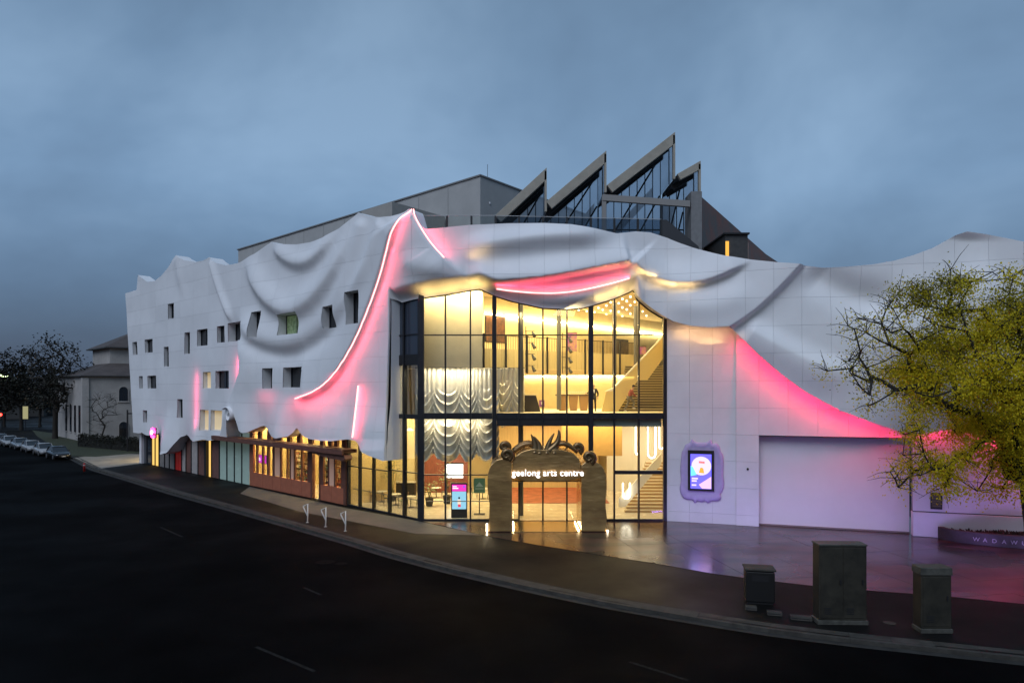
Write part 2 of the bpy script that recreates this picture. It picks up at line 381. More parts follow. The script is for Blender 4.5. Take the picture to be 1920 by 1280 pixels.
topc = curve([(236, 549), (248, 545), (250, 517), (260, 523), (271, 529), (287, 527), (301, 516), (314, 500), (323, 484), (328, 478), (334, 483), (345, 488), (364, 491), (379, 488), (390, 482), (397, 488), (404, 493), (420, 497), (439, 494), (446, 492), (477, 475), (495, 461), (507, 453), (515, 456), (532, 458), (555, 458), (580, 454), (605, 446), (635, 427), (660, 407), (670, 398), (680, 402), (695, 406), (715, 408), (735, 406), (748, 401), (758, 396), (764, 391), (768, 391), (774, 399), (784, 416), (796, 429), (830, 426), (880, 421), (953, 418), (1020, 418), (1070, 421), (1120, 430), (1157, 437), (1175, 435), (1193, 433), (1220, 435), (1253, 446), (1303, 465), (1360, 481), (1403, 487), (1459, 494), (1500, 497), (1544, 500), (1590, 499), (1637, 495), (1678, 488), (1715, 477), (1750, 464), (1775, 450), (1795, 439), (1815, 433), (1850, 438), (1920, 452), (2050, 475), (2150, 490)])
SB = px2S(726, 700)[0]
botL = curve([(258, 812), (265, 811), (272, 815), (279, 816), (288, 815), (295, 811), (299, 831), (305, 846), (313, 851), (321, 848), (329, 833), (337, 819), (345, 815), (351, 819), (358, 824), (368, 827), (378, 824), (390, 826), (405, 824), (420, 822), (430, 822), (434, 800), (437, 778), (442, 770), (448, 773), (454, 790), (460, 807), (465, 811), (471, 810), (480, 803), (486, 799), (491, 798), (497, 801), (504, 809), (514, 817), (527, 821), (540, 818), (546, 810), (549, 803), (551, 803), (557, 809), (566, 815), (585, 822), (607, 825), (632, 826), (652, 823), (662, 826), (682, 839), (701, 852), (724, 863)])
botL = np.vstack([botL, [SB-.004, botL[-1, 1]]])
botF = curve([(729, 574), (752, 567), (787, 559), (836, 552), (879, 544), (899, 541), (905, 543), (928, 554), (960, 564), (982, 569), (1019, 577), (1063, 579), (1091, 577), (1111, 572), (1152, 559), (1180, 547), (1190, 542)], .15)
botF = botF[botF[:, 0] > SB+.05]; botF = np.vstack([[SB+.004, 13.55], botF])
botR = curve([(1196, 553), (1205, 563), (1222, 577), (1242, 591), (1262, 602), (1294, 611), (1331, 615), (1362, 613), (1370, 613), (1387, 630), (1425, 667), (1466, 702), (1512, 735), (1575, 769), (1634, 791), (1690, 810), (1740, 812), (1790, 803), (1825, 788), (1838, 789), (1870, 820), (1920, 862), (1990, 905), (2150, 930)], .9)
bot = np.vstack([botL, botF, botR])
def zt(S): return np.interp(S, topc[:, 0], topc[:, 1])
def zb(S): return np.interp(S, bot[:, 0], bot[:, 1])
GS = np.arange(SMIN-1, SMAX+1, .06); GZ = np.arange(1, 24, .06)
gS, gZ = np.meshgrid(GS, GZ, indexing='ij')
field = np.full(gS.shape, .8)
def sm(a, b, x): t = np.clip((x-a)/(b-a), 0, 1); return t*t*(3-2*t)
def sdist(C):
    best = np.full(gS.shape, 1e9); side = np.zeros(gS.shape); tt = np.zeros(gS.shape)
    L = np.concatenate([[0], np.cumsum(np.hypot(*np.diff(C, axis=0).T))]); L /= L[-1]
    for i in range(len(C)-1):
        a, b = C[i], C[i+1]; d = b-a; l2 = d@d
        t = np.clip(((gS-a[0])*d[0]+(gZ-a[1])*d[1])/l2, 0, 1)
        rx = gS-a[0]-t*d[0]; rz = gZ-a[1]-t*d[1]; D = rx*rx+rz*rz; k = D < best
        best = np.where(k, D, best); side = np.where(k, d[0]*rz-d[1]*rx, side); tt = np.where(k, L[i]+t*(L[i+1]-L[i]), tt)
    return np.sqrt(best), side, tt
def smooth_curve(C, it=2):
    for _ in range(it):
        q = [C[0]]
        for i in range(len(C)-1): q += [C[i]*.75+C[i+1]*.25, C[i]*.25+C[i+1]*.75]
        C = np.array(q+[C[-1]])
    return C
def ridge(pts, A, wl, wr, e0=.15, e1=.15, n=.9):
    global field
    d, s, t = sdist(smooth_curve(curve(pts, n), 1))
    wd = np.where(s > 0, wl, wr)
    tap = (sm(0, e0, t) if e0 > 0 else 1)*(sm(0, e1, 1-t) if e1 > 0 else 1)
    field = field+A*np.exp(-(d/wd)**2)*tap
# swags of the left curtain
ridge([(507, 453), (520, 470), (540, 487), (562, 494), (585, 488), (605, 470), (622, 445), (635, 425)], .42, .85, .5, .2, .25)
ridge([(455, 472), (470, 510), (490, 545), (515, 572), (545, 583), (580, 568), (610, 535), (640, 490), (658, 440), (668, 402)], .58, 1.25, .72, .2, .2)
ridge([(437, 600), (455, 632), (480, 652), (520, 665), (560, 660), (600, 637), (640, 600), (665, 570)], -.32, .7, .7, .25, .25)
ridge([(425, 540), (450, 600), (480, 636), (520, 648), (560, 642), (600, 617), (640, 577), (690, 500), (730, 430)], .34, 1.4, .75, .3, .3)
ridge([(392, 484), (405, 530), (425, 585), (437, 606)], .28, .5, .3, .1, .2)
ridge([(680, 405), (672, 450), (650, 520), (615, 590)], .22, .7, .7, .1, .4)
ridge([(720, 410), (700, 480), (665, 560)], .2, .7, .5, .1, .4)
ridge([(328, 478), (335, 520), (345, 570)], .12, .7, .7, .1, .6)
# edge of the second curtain layer, bunched
ridge([(431, 775), (441, 745), (456, 708), (461, 682), (452, 645), (440, 608)], .6, .2, 2.6, 0, .35)
# scalloped hems
def hem(knots, y0, y1):
    global field
    C = curve([(x, y1) for x, a in knots]); amp = np.interp(gS, C[:, 0], [a for x, a in knots], left=0, right=0)
    z1 = np.interp(gS, C[:, 0], C[:, 1]); z0 = np.interp(gS, C[:, 0], curve([(x, y0) for x, a in knots])[:, 1])
    g = np.clip((z0-gZ)/(z0-z1), 0, 1.25); field = field+amp*g*g*(3-2*np.clip(g, 0, 1))*np.where(g > 1, 1, 1)
def finek(k):
    xs = np.array([a for a, b in k]); ys = np.array([b for a, b in k]); X = np.linspace(xs[0], xs[-1], 160)
    Y = np.interp(X, xs, ys); ker = np.ones(7)/7; return list(zip(X, np.convolve(np.pad(Y, 3, 'edge'), ker, 'valid')))
hem(finek([(431, 0), (445, .3), (465, .6), (489, -.25), (527, .65), (550, -.25), (575, .3), (610, .5), (640, .5), (662, -.1), (690, .45), (726, .25)]), 735, 822)
hem(finek([(262, 0), (279, .25), (295, -.2), (313, .7), (330, .3), (345, -.3), (368, .45), (380, -.1), (405, .25), (430, 0)]), 760, 845)
# neon folds at the peak
NEON1 = [(550, 747), (580, 742), (610, 725), (640, 692), (665, 647), (690, 590), (710, 533), (728, 480), (745, 437), (757, 412), (766, 393)]
NEON2 = [(769, 393), (778, 416), (792, 441), (808, 463), (829, 485), (850, 504), (872, 522)]
ridge(NEON1, .5, 2.6, .17, .12, .1)
ridge(NEON2, .5, .17, 2.0, .1, .35)
ridge([(760, 470), (780, 500), (830, 512), (890, 532)], .25, .8, .6, .3, .3)
# rolls over the glass front
ridge([(850, 468), (930, 455), (1020, 444), (1100, 441), (1160, 440)], .58, .6, .7, .25, .25)
ridge([(868, 524), (930, 528), (1000, 523), (1060, 514), (1120, 502), (1186, 490)], .72, 1.0, .13, .12, .04)
ridge([(930, 546), (1000, 553), (1060, 552), (1180, 530)], -.28, .45, .5, .1, .15)
ridge([(1183, 488), (1200, 506), (1230, 523), (1265, 531), (1310, 530), (1350, 518), (1390, 497), (1412, 484)], .55, 1.1, .2, .04, .2)
ridge([(1186, 488), (1190, 515), (1192, 545)], .25, .5, .5, .0, .0)
ridge([(1355, 620), (1385, 602), (1408, 586), (1435, 563), (1462, 536), (1482, 515), (1505, 490)], .55, 2.6, .16, 0, 0)
ridge([(1240, 560), (1300, 575), (1360, 568), (1420, 530)], .2, .9, .8, .3, .3)
# right-hand layer
ridge([(1390, 612), (1440, 640), (1500, 672), (1560, 697), (1640, 715)], .55, .6, 1.3, .1, .4)
ridge([(1510, 500), (1560, 535), (1620, 560), (1700, 570)], -.5, .9, .9, .2, .3)
ridge([(1600, 640), (1700, 640), (1815, 560), (1900, 500)], .4, 1.5, 1.5, .3, .3)
ridge([(1815, 430), (1800, 520), (1750, 620)], -.3, 1.2, 1.2, .1, .4)
from_S, to_S = px2S(727, 560)[0], px2S(1190, 560)[0]
front = sm(from_S-.2, from_S+.2, gS)*(1-sm(to_S-.25, to_S+.5, gS))
tz = sm(0.0, .85, gZ-zb(GS)[:, None])
field = np.clip(field, .12, None)
field = np.where(gS > SB, .13+(field-.13)*(1-front*(1-tz)), field)
field = field+.012*np.sin(gS*.9+1.3*np.sin(gZ*.7))+.01*np.sin(gZ*1.7+gS*.35)
def nf(S, z):
    i = np.clip((np.asarray(S, float)-GS[0])/.06, 0, len(GS)-1.001); j = np.clip((np.asarray(z, float)-GZ[0])/.06, 0, len(GZ)-1.001)
    a = i.astype(int); b = j.astype(int); u = i-a; v_ = j-b
    return field[a, b]*(1-u)*(1-v_)+field[a+1, b]*u*(1-v_)+field[a, b+1]*(1-u)*v_+field[a+1, b+1]*u*v_
def sk(S, z, dn=0): return sp(S, z, nf(S, z)+dn)
# window openings (measured): x0, x1, y0, y1, kind
WIN = [(315, 326, 569, 597, 0), (247, 255, 641, 665, 0), (270, 286, 636, 661, 0), (307, 316, 650, 687, 0), (346, 356, 623, 663, 0), (369, 389, 617, 648, 0), (407, 421, 611, 642, 0), (427, 456, 604, 639, 0), (474, 491, 584, 633, 0), (260, 267, 705, 728, 0), (276, 293, 704, 728, 0), (380, 395, 697, 728, 1), (404, 429, 695, 728, 0), (332, 342, 748, 783, 0), (268, 276, 769, 792, 0), (375, 391, 768, 807, 1), (395, 417, 769, 807, 1), (495, 511, 690, 728, 0), (525, 565, 588, 627, 2), (610, 634, 574, 615, 0), (657, 684, 547, 608, 0), (530, 571, 688, 726, 0)]
HOLES = []
for x0, x1, y0, y1, k in WIN:
    a = px2S(x0, (y0+y1)/2, .8)[0]; b = px2S(x1, (y0+y1)/2, .8)[0]
    z1 = px2S((x0+x1)/2, y0, .8)[1]; z0 = px2S((x0+x1)/2, y1, .8)[1]; HOLES.append((a, b, z0, z1, k))
SE = list(np.linspace(SMIN, 0, 16))+list(np.linspace(0, FR, 11)[1:])+list(np.linspace(FR, SMAX, 17)[1:])
ZE = [1.0, 3.75]+[5.3+1.56*k for k in range(12)]
GAP = .0045
def lines(a, b, st, extra):
    L = list(np.linspace(a, b, max(2, int(round((b-a)/st))+1)))
    ex = [x for x in extra if a+1e-4 < x < b-1e-4]
    L = [x for x in L if all(abs(x-y) > .03 for y in ex) or x in (L[0], L[-1])]
    return np.array(sorted(set(L+ex)))
def grid_faces(sl, zl, holes):
    S_, Z_ = np.meshgrid(sl, zl, indexing='ij')
    lo = zb(sl)[:, None]; hi = zt(sl)[:, None]; Zc = np.clip(Z_, lo, hi)
    out = []
    for i in range(len(sl)-1):
        cs = (sl[i]+sl[i+1])/2
        hs = [h for h in holes if h[0] < cs < h[1]]
        for j in range(len(zl)-1):
            d0 = Zc[i, j+1]-Zc[i, j]; d1 = Zc[i+1, j+1]-Zc[i+1, j]
            if d0+d1 < .012: continue
            czz = (zl[j]+zl[j+1])/2
            if any(h[2] < czz < h[3] for h in hs): continue
            out.append((i, j))
    return Zc, out
def panel(sl, zl, holes, name, m, parent, dn=0, rim=.07):
    Zc, cells = grid_faces(sl, zl, holes)
    if not cells: return None
    nz_ = len(zl); idx = {}; V = []; 
    def vid(i, j):
        key = (i, j)
        if key not in idx:
            idx[key] = len(V); V.append((sl[i], Zc[i, j]))
        return idx[key]
    F = []
    for i, j in cells:
        q = [vid(i, j), vid(i+1, j), vid(i+1, j+1), vid(i, j+1)]
        if Zc[i, j+1]-Zc[i, j] < 1e-5: q = [q[0], q[1], q[2]]
        elif Zc[i+1, j+1]-Zc[i+1, j] < 1e-5: q = [q[0], q[1], q[3]]
        F.append(q)
    A = np.array(V); n0 = nf(A[:, 0], A[:, 1])+dn; P = sp(A[:, 0], A[:, 1], n0)
    e_ = .05
    ta = sk(A[:, 0]+e_, A[:, 1])-sk(A[:, 0]-e_, A[:, 1]); tb = sk(A[:, 0], A[:, 1]+e_)-sk(A[:, 0], A[:, 1]-e_)
    N = np.cross(ta, tb); N /= np.linalg.norm(N, axis=1)[:, None]
    verts = [tuple(p) for p in P]; nF = len(F)
    if rim:
        ec = {}
        for f_ in F:
            for a, b in zip(f_, f_[1:]+f_[:1]): ec[(a, b)] = 1
        be = [(a, b) for a, b in ec if (b, a) not in ec]
        bp = sp(A[:, 0], A[:, 1], n0-rim); m1 = {}; m2 = {}
        for a, b in be:
            for q in (a, b):
                if q not in m1:
                    m1[q] = len(verts); verts.append(tuple(P[q])); m2[q] = len(verts); verts.append(tuple(bp[q]))
            F.append([m1[b], m1[a], m2[a], m2[b]])
    me = bpy.data.meshes.new(name); me.from_pydata(verts, [], F)
    fl = [k < nF for k in range(len(me.polygons))]
    me.polygons.foreach_set('use_smooth', fl); me.update()
    cn = []
    for k, p in enumerate(me.polygons):
        for vi in p.vertices: cn.append(tuple(N[vi]) if k < nF else (0, 0, 0))
    me.normals_split_custom_set(cn)
    return link(name, me, m, parent)
for i in range(len(SE)-1):
    a, b = SE[i]+GAP, SE[i+1]-GAP
    for j in range(len(ZE)-1):
        c, d = ZE[j]+GAP, ZE[j+1]-GAP
        ss = np.linspace(a, b, 9)
        if (zt(ss) <= c).all() or (zb(ss) >= d).all(): continue
        hs = [h for h in HOLES if h[0] < b and h[1] > a and h[2] < d and h[3] > c]
        ex = [x for h in hs for x in h[:2]]
        for brk in (SB-.004, SB+.004):
            if a < brk < b: ex.append(brk)
        ez = [x for h in hs for x in h[2:4]]
        panel(lines(a, b, .1, ex), lines(c, d, .1, ez), hs, 'panel', SKIN_W, SKINR)
bl = lines(SMIN+.05, SMAX-.05, .16, [x for h in HOLES for x in h[:2]]+[SB-.004, SB+.004]); bz = lines(1, 22.4, .16, [x for h in HOLES for x in h[2:4]])
panel(bl, bz, HOLES, 'backing', BACK, SKINR, dn=-.13, rim=0)
# hem soffit and coping
def strip(name, Ss, zf, n_in, dz, m):
    Ss = np.array(Ss); z = zf(Ss); A = sk(Ss, z, -.004); B = sp(Ss, z+dz, np.minimum(n_in, nf(Ss, z)-.06)); n = len(Ss)
    v = [tuple(p) for p in A]+[tuple(p) for p in B]
    return meshobj(name, v, [(i, i+1, n+i+1, n+i) for i in range(n-1)], m, SKINR, smooth=True)
fine = lambda a, b, s=.09: np.linspace(a, b, int((b-a)/s)+2)
for a, b in [(SMIN, -30), (-30, -15), (-15, SB-.01)]: strip('soffit', fine(a, b), zb, -.1, .04, SKIN_W)
for a, b in [(SB+.01, FR/2), (FR/2, FR)]: strip('soffit', fine(a, b), zb, -.1, .03, SKIN_W)
for a, b in [(FR, FR+5), (FR+5, SMAX)]: strip('soffit', fine(a, b), zb, -.05, .4, SKIN_W)
for a, b in [(SMIN, -15), (-15, FR), (FR, SMAX)]: strip('coping', fine(a, b), zt, -.4, -.02, SKIN_W)
# closing edges of the skin at the glass return and at the far end
for S_, z0, z1, nm in [(SB-.006, zb(SB-.01), zb(SB+.01), 'side_return'), (SMIN, 3.9, zt(SMIN), 'end_return')]:
    zz = np.linspace(z0, z1, 60); A = sk(np.full(60, S_), zz); B = sp(np.full(60, S_), zz, np.full(60, -.35))
    meshobj(nm, [tuple(p) for p in A]+[tuple(p) for p in B], [(i, i+1, 60+i+1, 60+i) for i in range(59)], SKIN_W, SKINR, smooth=True)
# curled cuff of the hem
cs, cz = px2S(440, 777); cv = []; K = 40
for k in range(K+1):
    t = k/K; ang = 2.4-t*5.4; r_ = .62-.3*t
    for nn in (1.75-.25*t, .25):
        cv.append(tuple(sp(cs+.1+r_*math.cos(ang)*1.15, cz+r_*math.sin(ang), nn)))
co = meshobj('curl', cv, [(2*k, 2*k+1, 2*k+3, 2*k+2) for k in range(K)], SKIN_W, SKINR, smooth=True)
sm_ = co.modifiers.new('thick', 'SOLIDIFY'); sm_.thickness = .08
# windows
WARMP = mat('lit_blind', (.7, .6, .4), rough=.8, emit=(1, .7, .34), estr=.32)
GREENP = mat('lit_green_room', (.05, .1, .04), rough=.3, col2=(.34, .42, .24), nscale=3.5, emit=(.4, .6, .3), estr=.1)
REVEAL = mat('window_reveal', (.7, .69, .68), rough=.6, noise=.03)
for a, b, z0, z1, k in HOLES:
    wn = acp(empty('window'))
    nb = max(float(nf(np.array((a+b)/2), np.array((z0+z1)/2)))-(.42 if a < -25 else .75), -.28)
    per = [(s, z0) for s in np.linspace(a, b, 9)]+[(b, z) for z in np.linspace(z0, z1, 9)[1:]]+[(s, z1) for s in np.linspace(b, a, 9)[1:]]+[(a, z) for z in np.linspace(z1, z0, 9)[1:-1]]
    pa = np.array(per); A = sk(pa[:, 0], pa[:, 1], -.01); B = sp(pa[:, 0], pa[:, 1], np.full(len(pa), nb)); n = len(pa)
    meshobj('reveal', [tuple(p) for p in A]+[tuple(p) for p in B], [(i, (i+1) % n, n+(i+1) % n, n+i) for i in range(n)], REVEAL, wn)
    def wq(s, z, nn): return tuple(sp(np.array(s), np.array(z), np.array(nn)))
    def wb(name, s0, s1, za, zc, n0, n1, m):
        mb = MB(); q = [(s0, za, n0), (s1, za, n0), (s1, za, n1), (s0, za, n1), (s0, zc, n0), (s1, zc, n0), (s1, zc, n1), (s0, zc, n1)]
        return mb.add([wq(*x) for x in q], BF).build(name, m, wn)
    t = .05
    wb('pane', a, b, z0, z1, nb-.02, nb+.02, [DGLASS, WARMP, GREENP][k])
    fm = [DARKM, REVEAL, DARKM][k]
    for s0, s1, za, zc in [(a, a+t, z0, z1), (b-t, b, z0, z1), (a+t, b-t, z0, z0+t), (a+t, b-t, z1-t, z1)]:
        wb('frame', s0, s1, za, zc, nb+.02, nb+.08, fm)
    if b-a > 1.1 and k != 1: wb('mullion', (a+b)/2-.02, (a+b)/2+.02, z0+t, z1-t, nb+.022, nb+.07, fm)
# the green pane's mottle and faint glow stand for the lit room behind
# ------------------------------------------------------------------ neon and led lines set in the folds
def tube_on(name, pts, off_s, off_n, r, m, lab=None, seg=6):
    C = smooth_curve(curve(pts), 2); C = np.array(resample([tuple(c) for c in C], .12))
    P = sp(C[:, 0]+off_s, C[:, 1], nf(C[:, 0]+off_s, C[:, 1])+off_n)
    o = MB().tube([tuple(p) for p in P], r, seg).build(name, m, None, smooth=True); acp(o)
    if lab: o['label'] = lab
    return o
tube_on('neon_tube', NEON1, .17, .08, .034, PINK)
tube_on('neon_tube', NEON2[:5], .16, .07, .034, PINK)
tube_on('neon_tube', [(931, 540), (960, 544), (1000, 548), (1040, 549), (1080, 545), (1120, 537), (1180, 522)], 0, .12, .034, PINK)
tube_on('neon_tube', [(671, 723), (666, 770), (660, 820)], 0, .08, .045, PINK)
# ------------------------------------------------------------------ building body
def ac(o): return acp(o)
# backing wall of the long side, above the shops
ac(wbox('wall', W1, -47.2, -3.2, 5.6, 16.4, -.9, -.36, WALLW))
ac(wbox('wall', W1, -47.2, -46.6, 0, 4.4, -.6, .25, WALLW))
# far end wall
e0 = W1.P(-47.2, 0, -.4); e1 = W1.P(-47.2, 0, -14)
ac(MB().prism([(e0[0], e0[1], 0), (e1[0], e1[1], 0), (e1[0], e1[1], 14), (e0[0], e0[1], 14)], (W1.U.x*.4, W1.U.y*.4, 0)).build('wall', WALLW))
# roof deck
rd = [W1.P(-47, 0, -.95)[:2], W1.P(-4, 0, -.95)[:2], (-5, 41.9), (10.5, 41.9), (13.5, 50), (30, 75), (10, 75), (-30, 100)]
mb = MB(); mb.prism([(10.6, 41.6, 13.0), (W3.P(24, 0, -.8)[0], W3.P(24, 0, -.8)[1], 13.0), (44, 75, 13), (30.1, 75, 13), (13.6, 50, 13)], (0, 0, .4)); ac(mb.build('roof_deck', ROOFM))
mb = MB(); mb.prism([(x, y, 15.0) for x, y in rd], (0, 0, .4)); ac(mb.build('roof_deck', ROOFM))
# wall band over the glass front (behind the skin)
ac(wbox('wall', W2, .1, FR-.1, 14.9, 17.0, -.7, -.45, WALLW))
# --- right-hand ground-floor wall, built of panels, with pilaster and wide recessed panel
def rw(px0, px1, py0, py1, n): a, z1 = W3.sz(px0, py0, n); b, z0 = W3.sz(px1, py1, n); return a, b, z0, z1
JG = .0045
def wall_panels(a, b, z0, z1, n, ds=1.55, dz=1.56, thick=.12, parent=None):
    ns = max(1, round((b-a)/ds)); zs = [z0]+[z for z in [5.3+1.56*k for k in range(-3, 9)] if z0+.3 < z < z1-.3]+[z1]
    for i in range(ns):
        for j in range(len(zs)-1):
            ac(wbox('wall_panel', W3, a+(b-a)*i/ns+JG, a+(b-a)*(i+1)/ns-JG, zs[j]+JG*(j > 0), zs[j+1]-JG*(j < len(zs)-2), n-thick, n, WALLW))
    ac(wbox('wall_backing', W3, a, b, z0+.01, z1-.01, n-thick-.25, n-thick-.004, BACK))
aP = W3.sz(1380, 900, .1)[0]; aR = W3.sz(1423, 900, .1)[0]; aQ = W3.sz(1712, 900, .3)[0]
zL = W3.sz(1500, 817, .1)[1]
wall_panels(.05, aP, 0.02, 12.4, 0)
wall_panels(aP, aR, 0.02, 12.4, .1)
wall_panels(aR, aQ, zL, 12.0, .1)
ac(wbox('recessed_panel', W3, aR, aQ, .02, zL, -.65, -.5, mat('white_roller_door', (.66, .65, .67), rough=.45, noise=.03, nscale=.5)))
ac(wbox('door_track', W3, aR, aQ, .02, .1, -.5, -.4, mat('door_sill', (.2, .16, .15), rough=.5)))
ac(wbox('lintel_soffit', W3, aR, aQ, zL-.05, zL-.002, -.5, .09, DARKM))
zG = W3.sz(1800, 964, .55)[1]
wall_panels(aQ, 23.5, zG+.04, 9, .3)
ac(wbox('groove', W3, aQ+.03, 23.5, zG-.02, zG+.04, -.1, .22, BLACK))
ac(wbox('plinth', W3, aQ, 23.5, .02, zG-.02, -.2, .33, WALLW, bevel=.02))
# small round camera on the pilaster
c = W3.at(1402, 879, .11); ac(MB().ball(c, .07, 10, 8).build('camera_dome', BLACK, smooth=True))
def area(name, loc, to, size, sy, energy, col, spread=180):
    l = bpy.data.lights.new(name, 'AREA'); l.shape = 'RECTANGLE'; l.size = size; l.size_y = sy; l.energy = energy; l.color = col; l.spread = R(spread)
    o = bpy.data.objects.new(name, l); COL.objects.link(o); o.location = loc
    o.rotation_euler = (Vector(to)-Vector(loc)).to_track_quat('-Z', 'Y').to_euler(); return o
# led line behind the right-hand hem, and warm lines
def led(name, S0, S1, dn, dzz, r, m):
    S_ = np.linspace(S0, S1, 60); z = zb(S_); n_ = np.clip(nf(S_, z)*0+dn, .1, None)
    return ac(MB().tube([tuple(p) for p in sp(S_, z+dzz, n_)], r, 6).build(name, m, smooth=True))
sA = px2S(1392, 640)[0]; sE = px2S(1640, 792)[0]; sF = px2S(1836, 790)[0]; sH = px2S(1960, 880)[0]
led('led_strip', sA, sE, .58, .07, .018, PINKL)
led('led_strip', sE+.1, sF, .64, .07, .018, PINKL)
led('led_strip', sF+.1, sH, .64, .07, .018, PINKL)
def led_area(S0, S1, n, e):                       # the light of each strip, thrown down the wall
    for k in range(n):
        s0 = S0+(S1-S0)*(k+.5)/n; L_ = (S1-S0)/n; z0, z1 = float(zb(np.array(s0-L_/2))), float(zb(np.array(s0+L_/2)))
        p = sp(np.array(s0), np.array((z0+z1)/2-.01), np.array(.74)); q = sp(np.array(s0), np.array((z0+z1)/2-2.0), np.array(.2))
        o = area('led_light', tuple(p), tuple(q), math.hypot(L_, z1-z0)*.98, .05, e, (1, .02, .085))
        ax = Vector(sp(np.array(s0+L_/2), np.array(z1), np.array(.64))-sp(np.array(s0-L_/2), np.array(z0), np.array(.64))).normalized()
        zz_ = -(Vector(q)-Vector(p)); zz_ = (zz_-ax*zz_.dot(ax)).normalized(); yy = zz_.cross(ax)
        o.rotation_euler = Matrix((ax, yy, zz_)).transposed().to_euler(); ac(o)
led_area(sA, sE, 7, 23); led_area(sE+.1, sF, 4, 10); led_area(sF+.1, sH, 3, 20)
# lamps set in the folds and soffits (hidden fittings, pools of light seen in the photograph)
def fold_light(px, py, dn, dz, energy, col, size=.5, sy=.05, tx=0, tz=1, tn=-.3):
    S_, z = px2S(px, py); n0 = float(nf(np.array(S_), np.array(z)))
    p = sp(np.array(S_), np.array(z), np.array(n0+dn)); q = sp(np.array(S_+tx), np.array(z+tz), np.array(n0+dn+tn))
    return ac(area('fold_light', tuple(p), tuple(q), size, sy, energy, col))
WC = (1, .66, .22)
for x, y in [(800, 560), (845, 553), (888, 546)]: fold_light(x, y, .42, -.05, 10, WC, 1.1, .05, 0, 1, .0)
for x, y in [(1135, 566), (1168, 556)]: fold_light(x, y, .42, -.05, 9, WC, .9, .05, 0, 1, .0)
fold_light(895, 482, .5, 0, 3.0, (1, .62, .2), 1.3, .3, .3, .6, -.5)
for x, y in [(1205, 520), (1240, 540), (1280, 547)]: fold_light(x, y, .5, 0, 6, (1, .66, .25), 1.4, .1, 0, 1, -.35)
for x, y in [(1290, 613), (1340, 617)]: fold_light(x, y, -.45, 0, 12, (1, .6, .3), 1.2, .05, 0, -1, -.45)
# the wash each neon tube throws on its fold
NC = (1, .055, .12)
def neon_wash(pts, n, e, ds, dz, off=.3, tn=-.35, sh=(.3, 0)):
    C = smooth_curve(curve(pts), 2); C = np.array(resample([tuple(c) for c in C], .2)); m = len(C)
    for k in range(n):
        i0, i1 = k*(m-1)//n, (k+1)*(m-1)//n; c = C[(i0+i1)//2]+np.array(sh); L_ = float(np.hypot(*(C[i1]-C[i0])))
        n0 = float(nf(np.array(c[0]), np.array(c[1])))+off
        p = sp(np.array(c[0]), np.array(c[1]), np.array(n0)); q = sp(np.array(c[0]+ds), np.array(c[1]+dz), np.array(n0+tn))
        ax = Vector(sp(np.array(C[i1][0]), np.array(C[i1][1]), np.array(n0))-sp(np.array(C[i0][0]), np.array(C[i0][1]), np.array(n0))).normalized()
        zz_ = -(Vector(q)-Vector(p)); zz_ = (zz_-ax*zz_.dot(ax)).normalized(); o = area('neon_light', tuple(p), tuple(q), L_*.98, .04, e*L_, NC)
        o.rotation_euler = Matrix((ax, zz_.cross(ax), zz_)).transposed().to_euler(); ac(o)
neon_wash(NEON1, 8, 7.5, 1.0, -.35)
neon_wash(NEON2[:5], 3, 8, .9, .35, sh=(.25, .05))
neon_wash([(931, 540), (1000, 548), (1060, 547), (1120, 537), (1180, 522)], 5, 5.5, 0, 1.0, .28, -.35, sh=(0, .1))
neon_wash([(671, 723), (666, 770), (660, 820)], 2, 9, .7, 0, .4, -.45, sh=(.1, 0))
# pink streaks on the long wall
PK = (1, .08, .2)
def wash(px, py0, py1, e):
    S_, z0 = px2S(px, py0); _, z1 = px2S(px, py1); p = sp(np.array(S_), np.array((z0+z1)/2), np.array(float(nf(np.array(S_), np.array((z0+z1)/2)))+.5))
    q = sp(np.array(S_-.25), np.array((z0+z1)/2), np.array(.0))
    ac(area('fold_light', tuple(p), tuple(q), .04, abs(z1-z0), e, PK))
wash(367, 700, 800, 26); wash(446, 672, 712, 16)
for x, y in [(500, 738), (550, 752), (600, 740), (645, 705)]: fold_light(x, y, .95, 0, 11, (1, .05, .12), 2.2, .5, 0, -1.4, -1.0)  # pink lights added to carry the neon's wash down the skirt
for x, y in [(1275, 640), (1330, 645)]: fold_light(x, y, -.5, 0, 7, (1, .62, .25), 1.3, .05, 0, 1, .1)
# purple wash: unseen lights added at paving level along the wall
PU = (.46, .27, 1)
for a_ in (1.8, 5.2, 8.6, 12.0, 15.4, 18.8, 22.2):
    p = W3.P(a_, .06, 2.6); q = W3.P(a_, 3.4, 0); ac(area('wall_wash_light', p, q, 2.6, .12, 25, PU))
# ------------------------------------------------------------------ glazed front
GL = ac(empty('glazed_front'))
ztop = lambda a: float(zb(np.array(a)))
def wall_bar(W, a0, a1, z0, z1, n0, n1, name='mullion', m=DARKM, par=None): return wbox(name, W, a0, a1, z0, z1, n0, n1, m, par or GL)
mull = [790, 835, 882, 927, 973, 1018, 1063, 1108, 1152, 1198, 1247]
zf1 = W2.sz(1000, 779)[1]; zt1 = W2.sz(1000, 628)[1]; zt2 = W2.sz(840, 890)[1]; zt3 = W2.sz(1200, 885)[1]
mx_ = [W2.sz(p, 800)[0] for p in mull]
for i, (p, a) in enumerate(zip(mull, mx_)):
    hw = {0: .16, 3: .13, 7: .14, 10: .1}.get(i, .045)
    zz = min(ztop(a-hw), ztop(a+hw))+.25
    if i == 10: zz = ztop(a)+.2
    wall_bar(W2, a-hw, a+hw, .02, zz, -.22, .05)
